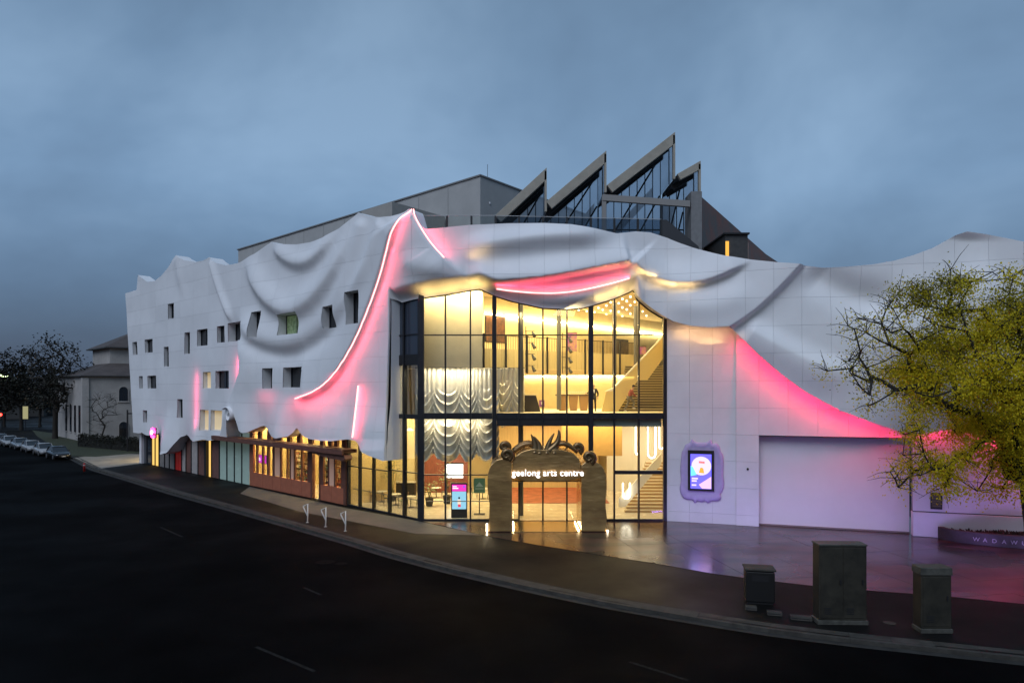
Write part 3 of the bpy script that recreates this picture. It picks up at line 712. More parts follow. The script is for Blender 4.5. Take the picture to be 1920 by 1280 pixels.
for i in range(10):
    a0 = mx_[i]+.05; a1 = mx_[i+1]-.05
    if i in (0, 3, 7): a0 = mx_[i]+.15
    if i+1 in (3, 7, 10): a1 = mx_[i+1]-.14
    wall_bar(W2, a0, a1, zt1-.035, zt1+.035, -.16, .0, 'transom')
    wall_bar(W2, a0, a1, zf1-.2, zf1+.16, -.2, .02, 'transom')
    if i >= 3 and i <= 6: wall_bar(W2, a0, a1, zf1-.62, zf1-.2, -.18, -.02, 'spandrel', BLACK)
    if i < 3: wall_bar(W2, a0, a1, zt2-.03, zt2+.03, -.16, .0, 'transom')
    if i > 7: wall_bar(W2, a0, a1, zt3-.12, zt3+.1, -.16, .0, 'transom')
    if not 4 <= i <= 6: wall_bar(W2, a0, a1, .02, .12, -.16, .0, 'sill')
    zts = sorted([.12, zf1-.2, zf1+.16, zt1-.035, zt1+.035]+([zt2-.03, zt2+.03] if i < 3 else [])+([zt3-.12, zt3+.1] if i > 7 else []))
    zts = [.12]+[z for z in zts if z > .12]
    pairs = [(zts[k], zts[k+1]) for k in range(0, len(zts), 2) if k+1 < len(zts)]
    zz0 = zts[-1]
    for z0, z1 in pairs:
        if 3 <= i <= 6 and z1 < 6 : z1 = zf1-.62; z0 = 4.5 if 4 <= i <= 5 else z0
        if z1-z0 > .1: wbox('pane', W2, a0, a1, z0, z1, -.09, -.075, GLASS, GL)
    ss = np.linspace(a0, a1, 8); tp = [W2.P(s, float(zb(np.array(s)))+.18, -.08) for s in ss]
    MB().prism([W2.P(a0, zz0, -.08), W2.P(a1, zz0, -.08)]+tp[::-1], (0, .015, 0)).build('pane', GLASS, GL)
# front head frame following the hem
hs_ = np.linspace(.1, 14.6, 120); MB().tube([tuple(sp(np.array(s), zb(np.array(s))-.02, np.array(-.02))) for s in hs_], .05, 6).build('head_frame', DARKM, GL)
# glass return on the long side: px 727..790
RET = [(729, .05), (757, .07), (785, .05)]
ra = [W1.sz(p, 800)[0] for p, _ in RET]
zd0 = W1.sz(757, 668)[1]; zd1 = W1.sz(757, 570)[1]; zr1 = W1.sz(757, 779)[1]; zr2 = W1.sz(757, 884)[1]
for a, (p, hw) in zip(ra, RET): wall_bar(W1, a-hw, a+hw, .02, zd1+.15, -.2, .05)
wall_bar(W1, ra[2]+.05, -.02, .02, zd1+.5, -.25, .06, 'corner_column')
SPAND = mat('blue_grey_spandrel_glass', (.035, .045, .065), rough=.08, spec=.7)
for i in range(2):
    a0, a1 = ra[i]+.06, ra[i+1]-.06
    zm = W1.sz(757, 628)[1]
    for z0, z1 in [(zd0+.1, zm-.03), (zm+.03, zd1+.5)]: wbox('spandrel_pane', W1, a0, a1, z0, z1, -.1, -.07, SPAND, GL)
    wall_bar(W1, a0, a1, zd0-.55, zd0+.1, -.18, .0, 'spandrel', BLACK)
    wall_bar(W1, a0, a1, zm-.03, zm+.03, -.15, .0, 'transom')
    wall_bar(W1, a0, a1, zr1-.18, zr1+.1, -.18, .0, 'transom')
    wall_bar(W1, a0, a1, zr2-.03, zr2+.03, -.15, .0, 'transom')
    wall_bar(W1, a0, a1, .02, .12, -.15, .0, 'sill')
    for z0, z1 in [(.12, zr2-.03), (zr2+.03, zr1-.18), (zr1+.1, zd0-.55)]: wbox('pane', W1, a0, a1, z0, z1, -.09, -.075, GLASS, GL)
# cafe glazing below the slanting hem: px 650..727
CM = [652, 673, 699, 727]; ca = [W1.sz(p, 900)[0] for p in CM]
zc = W1.sz(690, 878)[1]
for a in ca[:-1]: wall_bar(W1, a-.05, a+.05, .02, min(5.2, float(zb(np.array(a)))+.4), -.2, .03)
for i in range(3):
    a0, a1 = ca[i]+.055, ca[i+1]-.06
    wall_bar(W1, a0, a1, zc-.03, zc+.03, -.15, 0, 'transom'); wall_bar(W1, a0, a1, .02, .12, -.15, 0, 'sill')
    wbox('pane', W1, a0, a1, .12, zc-.03, -.09, -.075, GLASS, GL)
    wbox('pane', W1, a0, a1, zc+.03, min(5.6, float(zb(np.array(a0)))+.3), -.09, -.075, GLASS, GL)
# chest-high guard rail behind the glass
for W, a0, a1 in [(W1, ca[0]+.1, -.3), (W2, .3, mx_[3])]: wbox('guard_rail', W, a0, a1, 1.12, 1.17, -.36, -.32, mat('steel', (.5, .5, .48), rough=.35, metal=.8), GL)
# ------------------------------------------------------------------ interior shell
INT = ac(empty('foyer_interior'))
def ib(name, x0, x1, y0, y1, z0, z1, m, bevel=0): return box(name, x0, x1, y0, y1, z0, z1, m, INT, bevel)
fl = [W1.P(-30, 0, -.3)[:2], W1.P(-.2, 0, -.3)[:2], (-5.2, 41.45), (9.2, 41.45), (13.5, 58), (-2, 62), (-14, 78)]
MB().prism([(x, y, -.02) for x, y in fl][::-1], (0, 0, .032)).build('floor', FLOORI, INT)
WARMW = mat('foyer_wall', (.72, .62, .38), rough=.7, noise=.05, nscale=.8)
TIMB = mat('red_timber_lining', (.16, .045, .03), rough=.5, noise=.25, nscale=4, stretch=(6, 6, .5))
# ground floor back wall and side wall
ib('back_wall', -14, 14.5, 56, 56.3, 0, 6.1, WARMW)
ib('timber_wall', -7.2, -3.4, 52.4, 52.7, 0, 6.0, TIMB)
ib('plaster_wall', -12, -7.3, 51, 51.3, 0, 6.0, WARMW)
ib('tan_bulkhead', 3.5, 7.2, 44.6, 48.2, 3.6, 6.0, mat('tan_bulkhead', (.6, .36, .13), rough=.6, noise=.05))
ib('white_wall', 7.4, 13.2, 53.2, 53.4, 0, 6.0, mat('white_plaster', (.75, .7, .58), rough=.7))
MB().prism([(9.3, 41.5, 0), (9.75, 41.5, 0), (13.6, 57, 0), (13.2, 57, 0)], (0, 0, 14.6)).build('side_wall', CREAM, INT)
BLINDM = mat('frosted_blind', (.45, .5, .42), rough=.8)
ib('blind', 4.6, 9.1, 41.62, 41.66, W2.sz(1180, 800)[1], zf1-.2, BLINDM)
# red-lit lounge behind the entrance
ib('red_wall', -1.5, 7, 55.2, 55.4, 0, 5.8, mat('tan_ribbed_wall', (.6, .46, .22), rough=.6, noise=.12, nscale=3, stretch=(5, 5, .2)))
# first floor slab and gallery
SL = mat('slab_edge', (.7, .6, .42), rough=.6)
MB().prism([(-1.0, 41.5, zf1-.18), (9.2, 41.5, zf1-.18), (13.5, 58, zf1-.18), (-1.0, 58, zf1-.18)], (0, 0, .32)).build('upper_floor', SL, INT)
ib('first_floor_wall', -1.0, 9.6, 51.8, 52.1, zf1+.14, 9.2, YWALL)
gdir = Vector((.8, .6)); G0 = Vector((-1.85, 43.3)); gn = Vector((.6, -.8))
WG = Wall(G0, gdir, gn)
def gbox(name, a0, a1, z0, z1, n0, n1, m): return wbox(name, WG, a0, a1, z0, z1, n0, n1, m, INT)
gbox('gallery_floor', -.3, 17, 9.0, 9.28, -7, 0, mat('gallery_slab', (.55, .42, .24), rough=.6))
RIB = mat('ribbed_panel', (.56, .46, .25), rough=.6)
for k in range(28): gbox('balustrade_panel', k*.5+.01, k*.5+.49, 9.3, 10.55, -.06, -.02, RIB)
for k in range(96): gbox('baluster', k*.146, k*.146+.02, 10.55, 11.4, -.05, -.03, mat('bronze_rail', (.12, .09, .05), rough=.4, metal=.6))
gbox('handrail', -.1, 14.2, 11.4, 11.45, -.07, -.01, MATS['bronze_rail'])
for k in range(8): gbox('balustrade_post', k*1.75, k*1.75+.1, 9.0, 11.5, -.0, .08, DARKM)
WH = Wall(Vector((-1.95, 46.2)), Vector((.66, .751)).normalized(), Vector((.751, -.66)).normalized())
wbox('gallery_wall', WH, -1, 26, 9.28, 14.3, -.3, 0, YWALL, INT)
wbox('cove_light', WH, 0, 25, 13.02, 13.1, .12, .2, WARML, INT)
MB().prism([(x, y, 14.25) for x, y in [(-5.0, 41.75), (9.2, 41.75), (14.5, 66), (-14, 66), (-14, 52.2)]], (0, 0, .25)).build('ceiling', mat('cream_ceiling', (.62, .48, .26), rough=.8), INT)
ib('cove_light', 0.3, 9.4, 51.55, 51.6, 8.88, 8.94, WARML)
MB().prism([(x, y, 6.0) for x, y in [(-9.6, 46.5), (-1.0, 46.5), (-1.0, 58), (-14, 58), (-14, 51)]], (0, 0, .2)).build('ceiling_ground', CREAM, INT)
# cream volume above the silver drape
pa_, pb_ = at(793, 690, 43.6), at(905, 690, 43.6)
cvv = MB(); arc = [(pa_.x-1.2+(pb_.x-pa_.x+1.2)*t, 43.4+1.1*math.cos((t-.5)*2.0)*-.35) for t in np.linspace(0, 1, 20)]
cvv.prism([(x, y, 9.25) for x, y in arc]+[(pb_.x, 45.5, 9.25), (pa_.x-1.2, 45.5, 9.25)], (0, 0, 4.99)); cvv.build('cream_volume', CREAM, INT)
# upper stair: solid balustrade rising to the right, dark treads beside it
STY = 44.6
def poly3(pts, Y): return [tuple(at(x, y, Y)) for x, y in pts]
BAL = mat('stair_balustrade', (.74, .55, .22), rough=.6)
MB().prism(poly3([(1128, 772), (1136, 734), (1148, 733), (1243, 633), (1262, 612), (1262, 655), (1243, 672), (1214, 712), (1196, 712), (1158, 772)], STY), (0, .16, 0)).build('stair_balustrade', BAL, INT)
MB().prism(poly3([(1136, 733), (1150, 727), (1246, 627), (1264, 606), (1262, 612), (1243, 633), (1148, 733)], STY), (0, .3, 0)).build('stair_capping', mat('white_capping', (.8, .74, .6), rough=.5), INT)
TRD = mat('dark_tread', (.1, .075, .04), rough=.5); NOSE = mat('tread_nosing', (.5, .4, .22), rough=.5)
for k in range(18):
    y0 = 44.9+k*.28; z = zf1+.14+k*.175
    x0, x1 = (1160-CX)/FPX*y0+k*.03, (1246-CX)/FPX*y0
    ib('tread', x0, x1, y0, y0+.3, z, z+.17, TRD); ib('nosing', x0, x1, y0-.015, y0, z+.14, z+.176, NOSE)
# ground stair of pale stone
STN = mat('pale_stone_tread', (.6, .5, .33), rough=.5, noise=.1); STR = mat('stone_riser', (.42, .27, .13), rough=.6)
for k in range(16):
    y0 = 44.0+k*.3; z = k*.175
    x0, x1 = (1172-CX)/FPX*y0+k*.1, (1250-CX)/FPX*y0+.4
    ib('tread', x0, x1, y0, y0+.32, z+.012, z+.16, STN); ib('riser', x0, x1, y0-.012, y0, z+.015, z+.12, STR)
MB().prism(poly3([(1160, 950), (1172, 950), (1240, 870), (1240, 850), (1160, 935)], 43.9), (0, .15, 0)).build('stair_string', mat('white_string', (.8, .74, .62), rough=.5), INT)
# looping white light tubes on the stair wall
def loopt(x0, x1, ya, yb, Y):
    p = [at(x0, ya, Y)]; r_ = (x1-x0)/2
    p += [at(x0+r_-r_*math.cos(t), yb+r_*math.sin(t)*1.2, Y) for t in np.linspace(0, math.pi, 12)]
    p += [at(x1, ya, Y)]; MB().tube(p, .045, 6).build('light_tube', WHITEL, INT, smooth=True)
loopt(1215, 1229, 800, 850, 47.5); loopt(1192, 1197, 800, 848, 47.5); loopt(1236, 1244, 800, 836, 47.5); loopt(1168, 1181, 905, 926, 43.75)
# columns inside
for px, Y, z0, z1 in [(977, 43.0, .0, 13.9), (1048, 45.4, 6.6, 13.9), (1152, 47, 6.6, 13.9), (1192, 49, 9.2, 13.9)]:
    x = (px-CX)/FPX*Y; MB().lathe([(.15, 0), (.15, z1-z0)], (x, Y, z0), 14).build('column', mat('grey_column', (.1, .095, .09), rough=.5), INT, smooth=False)
# ceiling bulbs
bulb = None
BM = emat('bulb_glow', (1, .8, .45), 14)
pts = []
for r_ in range(8):
    for k in range(11):
        px = 1085+k*15+(r_ % 2)*7; py = 566+r_*8-k*.2+(k % 3)*2
        py -= 16
        if px < 1240: pts.append((px, py))
BL0 = MB().ball((0, 0, 0), .055, 8, 6)
bme = bpy.data.meshes.new('bulb'); bme.from_pydata(BL0.v, [], BL0.f); bme.materials.append(BM)
for px, py in pts:
    Y = (14.1-HC)*FPX/(HY-py)
    if Y > 58 or Y < 42.3: continue
    o = link('bulb', bme, None, INT); o.location = ((px-CX)/FPX*Y, Y, 14.12)
# interior lamps
WI = (1, .77, .37)
def il(loc, to, sx, sy, e, col=WI): o = area('foyer_light', loc, to, sx, sy, e, col); o.parent = INT; return o
il((1, 43.2, 14.1), (1, 43.6, 0), 9, 2.0, 900)
il((-4, 42.5, 14.1), (-4, 43.4, 9), 4, 1.2, 300)
il((6, 48, 14.1), (6, 48.5, 0), 6, 6, 950)
il((4, 47, 8.9), (4, 47.5, 0), 8, 5, 640); il((1, 42.4, 12.6), (3.5, 46, 10), 7, .4, 160)  # the narrow one is an added fill, brightening the gallery balustrade
il((5, 46, 5.9), (5.5, 46.5, 0), 8, 6, 1000)
il((-6, 50, 5.9), (-6, 50, 0), 7, 6, 1200)
il((-7.5, 46.2, 5.8), (-7.0, 46.5, 0), 3, 4, 450)
il((3, 53, 5.0), (3, 54.5, 0), 6, 1, 200, (1, .62, .3))
ib('red_carpet', -1.4, 6.8, 47.5, 55.1, .014, .03, mat('red_carpet', (.36, .12, .06), rough=.9, noise=.25, nscale=1.5))
ib('void_wall', -12.2, -1.0, 48.5, 48.8, 6.2, 14.2, CREAM)
il((11, 50, 5.6), (10.5, 50, 0), 2, 4, 360, (1, .85, .6))

il((-3.6, 42.0, 9.1), (-3.6, 42.9, 6.0), 3.6, .25, 95, (1, .84, .55)); il((-3.6, 42.0, 6.0), (-3.6, 42.8, 4.2), 3.6, .2, 100, (1, .84, .55))  # lights added between glass and drape to brighten the cloth
# ------------------------------------------------------------------ fly tower
tc0 = Vector((-2.6, 56)); ut = Vector(u1); vt = Vector((.62, .785)); zT = 25.4
p0 = tc0+ut*43.8; p2 = tc0+vt*16; p3 = p0+vt*16
TW = ac(empty('fly_tower'))
MB().prism([(q.x, q.y, 14.5) for q in (p0, tc0, p2, p3)], (0, 0, zT-14.5)).build('tower_body', GREYC, TW)
for k in range(1, 11):
    q = tc0+ut*(43.8*k/11); nn = Vector((-.685, -.728))
    mbx = MB(); a = q-ut*.02; b = q+ut*.02
    mbx.prism([(x.x, x.y, 14.6) for x in (a, b, b+nn*.012, a+nn*.012)], (0, 0, zT-14.8)); mbx.build('cladding_joint', mat('joint_grey', (.2, .2, .195), rough=.8), TW)
cp = [tc0+ut*43.9-Vector((.1, .1)), tc0+Vector((0, -.14)), p2+Vector((.14, 0)), p3]
MB().prism([(q.x, q.y, zT+.004) for q in cp], (0, 0, .12)).build('coping', mat('coping_grey', (.22, .22, .22), rough=.6), TW)
q = tc0+ut*1.0+vt*2; MB().tube([(q.x, q.y, zT+.1), (q.x, q.y, zT+1.7)], .02, 5).build('antenna', DARKM, TW)
c = at(916, 382, 57); MB().ball((c.x+.05, c.y, c.z), .16, 10, 8).build('wall_lamp', mat('lamp_white', (.6, .6, .6)), TW, smooth=True)
# lower plant room in front of the tower
pr = ac(empty('plant_room'))
a = Vector((at(735, 380, 54).x, 54)); b = a+ut*4.2
MB().prism([(q.x, q.y, 15) for q in (b, a, a+vt*6, b+vt*6)], (0, 0, at(735, 378, 54).z-15)).build('plant_room_body', mat('beige_cladding', (.36, .34, .31), rough=.7, noise=.05), pr)
# ------------------------------------------------------------------ roof terrace: saw-tooth canopy
SY = 50.0
ST = ac(empty('saw_tooth_roof'))
teeth = [((928, 404), (1025, 314), 386, 1022), ((1024, 378), (1137, 282), 350, 1134), ((1138, 347), (1266, 247), 325, 1263), ((1270, 326), (1314, 301), 365, 1311)]
UND = mat('dark_soffit_lining', (.045, .043, .042), rough=.7, noise=.2, nscale=1, stretch=(8, 1, 1))
PALEG = glassmat('skylight_glass', (.93, .96, 1.0), .12)
_t = PALEG.node_tree; _o = _t.nodes['Material Output']; _x = _o.inputs[0].links[0].from_node
_d = _t.nodes.new('ShaderNodeBsdfTranslucent'); _d.inputs[0].default_value = (.85, .9, .95, 1); _m = _t.nodes.new('ShaderNodeMixShader'); _m.inputs[0].default_value = .4
_t.links.new(_x.outputs[0], _m.inputs[1]); _t.links.new(_d.outputs[0], _m.inputs[2]); _t.links.new(_m.outputs[0], _o.inputs[0])
DEPTH = 4.6
for k, ((x0, y0), (x1, y1), yv, xp) in enumerate(teeth):
    a = at(x0, y0, SY); b = at(x1, y1, SY); th = .82 if k < 3 else .6
    t = (b-a).normalized(); nrm = Vector((t.z, 0, -t.x))             # pointing down-right
    c = b+Vector((0, 0, -th*1.05)); d = a+nrm*th*.8
    MB().prism([tuple(q) for q in (a, b, c, d)], (0, .35, 0)).build('fascia_beam', OLIVE, ST, bevel=.02)
    a2, b2 = a+Vector((0, .36, -.03)), b+Vector((0, .36, -.03)); th2 = .22
    MB().prism([tuple(q) for q in (a2, b2, b2+Vector((0, 0, -th2*1.3)), a2+nrm*th2)], (0, DEPTH, 0)).build('roof_slope', UND, ST)
    for j in range(1, 3):
        y_ = DEPTH*j/2.4; MB().prism([tuple(q+Vector((0, y_, -.3))) for q in (a, b, b+Vector((0, 0, -.4)), a+nrm*.36)], (0, .18, 0)).build('rafter', UND, ST)
    # tall side: post and two panes
    gx = b.x-.05; zbot = at(xp, yv, SY).z-.3 if k < 3 else at(xp, 440, SY).z; zto = b.z-.25
    MB().box(gx-.1, gx+.06, SY, SY+.3, zbot-.1, zto).build('front_post', OLIVE, ST)
    MB().box(gx-.04, gx+.04, SY+1.7, SY+1.78, zbot, zto).build('glazing_bar', DARKM, ST); MB().box(gx-.01, gx+.01, SY+.3, SY+1.7, zbot, zto).build('pane', PALEG, ST); MB().box(gx-.01, gx+.01, SY+1.78, SY+DEPTH, zbot, zto).build('pane', PALEG, ST)
    # glazed gable set back under the slope, sky showing through
    gy = SY+DEPTH+.4; zl = 18.6; sl_ = (b.z-a.z)/(b.x-a.x); xa = a.x-(.0 if k else -.6); n_ = max(3, int((b.x-xa)/.62))
    zz_ = lambda x: a.z+(x-a.x)*sl_-.35
    for j in range(n_+1):
        x = xa+(b.x-xa)*j/n_; MB().box(x-.028, x+.028, gy-.04, gy+.04, zl, max(zl+.1, zz_(x))).build('glazing_bar', DARKM, ST)
        if j < n_:
            x2 = xa+(b.x-xa)*(j+1)/n_; MB().prism([(x+.03, gy, zl), (x2-.03, gy, zl), (x2-.03, gy, max(zl+.1, zz_(x2))), (x+.03, gy, max(zl+.1, zz_(x)))], (0, .012, 0)).build('pane', PALEG, ST)
    MB().prism([(xa, gy-.08, zz_(xa)), (b.x, gy-.08, zz_(b.x)), (b.x, gy-.08, zz_(b.x)+.3), (xa, gy-.08, zz_(xa)+.3)], (0, .2, 0)).build('gable_head', DARKM, ST)
    MB().tube([(xa+.1, gy-.14, zl), (b.x-.3, gy-.14, zz_(b.x-.3))], .07, 5).build('brace', DARKM, ST)
    MB().tube([(xa+(b.x-xa)*.45, gy-.14, zl), (b.x-.1, gy-.14, zl+(zz_(b.x)-zl)*.62)], .07, 5).build('brace', DARKM, ST)
    MB().box(xa, b.x, gy-.05, gy+.05, zl+2.1, zl+2.2).build('transom', DARKM, ST)
    # the next frame behind, a dark raking beam
    for dy_, dz_ in ((9.0, -.9),):
        MB().prism([tuple(a+Vector((.5, dy_, dz_-1.6))), tuple(b+Vector((.2, dy_, dz_-.5))), tuple(b+Vector((.2, dy_, dz_-1.3))), tuple(a+Vector((.5, dy_, dz_-2.5)))], (0, .3, 0)).build('rear_frame', UND, ST)
# cross beam, posts, right-hand column
a = at(1130, 364, SY-.3); b = at(1294, 376, SY-.3)
MB().prism([tuple(a), tuple(b), tuple(b+Vector((0, 0, -.45))), tuple(a+Vector((0, 0, -.45)))], (0, .3, 0)).build('cross_beam', mat('grey_beam', (.26, .25, .235), rough=.6), ST)
MB().box(at(1128, 400, SY).x, at(1136, 400, SY).x, SY-.25, SY-.05, 15.4, at(1130, 368, SY).z).build('post', MATS['grey_beam'], ST)
MB().box(at(1294, 400, SY).x, at(1314, 400, SY).x, SY-.3, SY+1.5, 15.4, at(1300, 361, SY).z).build('corner_column', mat('concrete_column', (.2, .2, .2), rough=.8, noise=.1), ST)
# dark terrace enclosure behind
box('terrace_back_wall', at(1240, 400, 58).x, at(1300, 400, 52).x, 58, 58.3, 15.4, at(1250, 385, 58).z, mat('dark_terrace_wall', (.03, .03, .032), rough=.6), ST)
MB().prism([tuple(at(x, y, 49.6)) for x, y in [(1238, 412), (1250, 412), (1310, 462), (1310, 478), (1238, 478)]], (0, .2, 0)).build('stair_side', mat('dark_stair', (.035, .036, .04), rough=.5), ST)
# glass balustrade on the parapet
BR = ac(empty('terrace_balustrade'))
bx = [791, 838, 884, 929, 973, 1018, 1063, 1108, 1152, 1196, 1240]
BY = 42.6
SMG = glassmat('smoked_balustrade_glass', (.55, .6, .65), .8)
zr = lambda px: at(px, 405+max(0, px-930)*.022, BY).z
for i, px in enumerate(bx):
    x = at(px, 405, BY).x; MB().box(x-.06, x+.06, BY-.06, BY+.06, 15.4, zr(px)).build('post', BLACK, BR)
    if i < len(bx)-1:
        x2 = at(bx[i+1], 405, BY).x
        MB().prism([(x+.07, BY, 15.4), (x2-.07, BY, 15.4), (x2-.07, BY, zr(bx[i+1])-.02), (x+.07, BY, zr(px)-.02)], (0, .015, 0)).build('glass_panel', SMG if i > 2 else GLASS, BR)
        MB().tube([(x, BY-.0, zr(px)+.02), (x2, BY, zr(bx[i+1])+.02)], .025, 6).build('rail', mat('rail_steel', (.4, .4, .4), rough=.4, metal=.6), BR)
# mottled rusty-red wall running back on the right
def rustmat():
    m = mat('mottled_brick_wall', (.3, .14, .11), rough=.85, col2=(.17, .155, .145), nscale=.55, bump=.3, bscale=10); return m
RW = ac(empty('rear_wall'))
w0 = Vector((at(1315, 365, SY).x, SY+.6)); dr = Vector((.51, .86)); zW = at(1315, 365, SY+.6).z
w1 = w0+dr*34
MB().prism([(w0.x, w0.y, 15), (w1.x, w1.y, 15), (w1.x, w1.y, zW), (w0.x, w0.y, zW)], (-.4, .2, 0)).build('wall_body', rustmat(), RW)
bx0 = at(1360, 440, 47); 
RB = ac(empty('roof_pavilion'))
MB().box(bx0.x, at(1402, 440, 47).x, 47, 52, 14.9, at(1380, 440, 47).z).build('pavilion_body', mat('dark_pavilion', (.05, .048, .045), rough=.5, noise=.2), RB)
MB().box(at(1361, 450, 46.9).x, at(1367, 450, 46.9).x, 46.93, 46.985, 15, at(1363, 452, 46.9).z).build('lit_strip', emat('amber_strip', (1, .5, .08), 1.2), RB)
MB().box(bx0.x-.15, at(1404, 440, 47).x, 46.8, 52.1, at(1380, 440, 47).z+.002, at(1380, 437, 47).z).build('pavilion_roof', BLACK, RB)
MB().prism([(at(1404, 450, 50).x, 50, 15), (at(1404, 450, 50).x+8, 62, 15), (at(1404, 450, 50).x+8, 62, at(1410, 455, 50).z), (at(1404, 450, 50).x, 50, at(1410, 455, 50).z)], (-.3, .2, 0)).build('screen_wall', rustmat(), RB)
# ------------------------------------------------------------------ shop fronts along the street
SH = ac(empty('shop_fronts'))
sx = lambda px, py=880: W1.sz(px, py)[0]
TERRA = mat('terracotta_panel', (.36, .115, .06), rough=.6, noise=.1, nscale=2.5)
BROWN = mat('brown_panel', (.17, .085, .07), rough=.35, noise=.2, nscale=3)
LPAN = mat('pale_panel', (.42, .38, .36), rough=.3, noise=.1)
GRN = mat('green_frosted_glass', (.34, .45, .40), rough=.25, noise=.06, nscale=2, emit=(.6, .8, .66), estr=.07)
REDP = mat('red_door', (.42, .022, .018), rough=.4, emit=(1, .04, .02), estr=.06)
YLIT = emat('lit_doorway', (1, .62, .16), 1.15)
GDARK = mat('shop_dark_glass', (.03, .035, .045), rough=.08, spec=.8)
GPAN = mat('grey_shop_panel', (.2, .19, .18), rough=.35, noise=.1)
def sp_(px0, px1, m, name='shopfront_panel', z0=.02, z1=4.6, n0=-.15, n1=-.02): return wbox(name, W1, sx(px0), sx(px1), z0, z1, n0, n1, m, SH)
def post(px, wd=.07, m=DARKM, z1=4.6, n1=.06): a = sx(px); return wbox('mullion', W1, a-wd/2, a+wd/2, .02, z1, -.14, n1, m, SH)
for a, b, m in [(265, 275, GDARK), (275.6, 284, GDARK), (285, 290, YLIT), (291.5, 297, YLIT), (299, 308, GPAN), (309, 317, GPAN), (318, 327, GPAN), (328.5, 334, REDP), (334.6, 340, REDP), (341, 348.5, LPAN), (349, 358.5, BROWN), (359, 371, LPAN), (371.6, 383, BROWN), (391, 396, YLIT), (397, 411, BROWN), (412, 425, GRN), (426, 439, GRN), (440, 453, GRN), (454, 467, GRN)]:
    sp_(a, b, m)
for p in (264.6, 275.3, 284.5, 290.8, 298, 308.5, 317.5, 327.8, 340.6, 348.8, 358.8, 371.3, 396.6, 411.5, 425.5, 439.5, 453.5): post(p)
post(387.3, .42, BLACK, n1=.15)
wbox('head', W1, -46.5, sx(468), 4.6, 5.6, -.3, -.1, DARKM, SH)
# bookshop bay: terracotta base, glazed above, door
SHM = mat('rust_brown_frame', (.13, .05, .032), rough=.55, noise=.2, nscale=3)
zbse = W1.sz(520, 893)[1]; zhd = 3.55
xs = [468, 492.5, 511, 526, 547, 566, 583]
for i in range(6):
    wbox('terracotta_panel', W1, sx(xs[i])+.012, sx(xs[i+1])-.012, .02, zbse, -.1, .02, TERRA, SH, bevel=.01)
for a, b in [(600, 621.5), (621.5, 645)]: wbox('terracotta_panel', W1, sx(a)+.012, sx(b)-.012, .02, zbse, -.1, .02, TERRA, SH, bevel=.01)
bays = [(475, 480.6), (482.5, 491.5), (493.5, 501), (504, 511), (514.5, 525, 'p'), (527, 537.5), (539, 543), (545, 551, 'p'), (553, 564.5), (566.5, 577), (606.5, 615), (617, 626.5, 'p'), (629, 640)]
FRM = []
for bq in bays:
    a, b = sx(bq[0]), sx(bq[1])
    if len(bq) == 3: wbox('pale_panel', W1, a, b, zbse+.03, zhd-.04, -.1, -.02, mat('pinkish_panel', (.5, .32, .25), rough=.5, emit=(1, .55, .35), estr=.12), SH)
    else: wbox('pane', W1, a, b, zbse+.03, zhd-.04, -.07, -.055, GLASS, SH)
edges = [468]+[x for bq in bays[:10] for x in bq[:2]]+[583]
for i in range(0, len(edges), 2): wbox('frame', W1, sx(edges[i]), sx(edges[i+1]), zbse+.005, zhd, -.12, .03, SHM if i > 0 else TERRA, SH)
ed2 = [600]+[x for bq in bays[10:] for x in bq[:2]]+[645]
for i in range(0, len(ed2), 2): wbox('frame', W1, sx(ed2[i]), sx(ed2[i+1]), zbse+.005, zhd, -.12, .03, SHM, SH)
for a, b in [(583, 587), (598.5, 602)]: wbox('door_frame', W1, sx(a)+.01, sx(b)-.05, .02, zhd, -.2, .05, SHM, SH)
wbox('door', W1, sx(587), sx(598.5), .05, zhd-.3, -.16, -.145, GLASS, SH)
wbox('head_beam', W1, sx(466), sx(648), zhd, zhd+.28, -.25, .06, SHM, SH)
wbox('end_post', W1, sx(645.5), sx(650), .02, 4.9, -.25, .08, SHM, SH)
zc0, zc1 = zhd+.3, 4.75
cl = [468, 474, 483.5, 489, 501, 508.5, 512, 527, 538, 544.5, 557, 564, 578, 585.5, 600, 606, 615, 622, 626, 633, 641, 645.5]
for i in range(0, len(cl)-1):
    if i % 2: wbox('clerestory_pane', W1, sx(cl[i]), sx(cl[i+1]), zc0, zc1, -.08, -.065, GLASS, SH)
    else: wbox('clerestory_frame', W1, sx(cl[i]), sx(cl[i+1]), zc0-.02, zc1+.5, -.14, .02, SHM, SH)
# canopy of dark timber
CAN = ac(empty('canopy'))
TIM = mat('weathered_timber', (.14, .058, .04), rough=.6, noise=.3, nscale=2, stretch=(1, 1, 6))
a0, a1 = W1.sz(400, 826, 1.1)[0], W1.sz(645, 850, 1.1)[0]
nb = 12
for k in range(nb): wbox('board', W1, a0, a1, 3.92, 3.97, .12+k*.1, .12+k*.1+.088, TIM, CAN)
wbox('edge_beam', W1, a0, a1+.02, 3.62, 3.915, 1.14, 1.3, TIM, CAN, bevel=.02)
wbox('wall_plate', W1, a0, a1, 3.72, 3.91, .09, .2, TIM, CAN)
for k in range(16): s_ = a0+.2+(a1-a0-.4)*k/15; wbox('rafter', W1, s_-.04, s_+.04, 3.7, 3.915, .21, 1.13, TIM, CAN)
MB().prism([W1.P(a1-5.0, 3.6, .5), W1.P(a1, 3.6, .5), W1.P(a1+.1, 3.35, .5), W1.P(a1-.15, 3.2, .5), W1.P(a1-2.6, 3.32, .5)], tuple(Vector((*W1.N, 0))*.6)).build('sign_boom', TIM, CAN, bevel=.03)
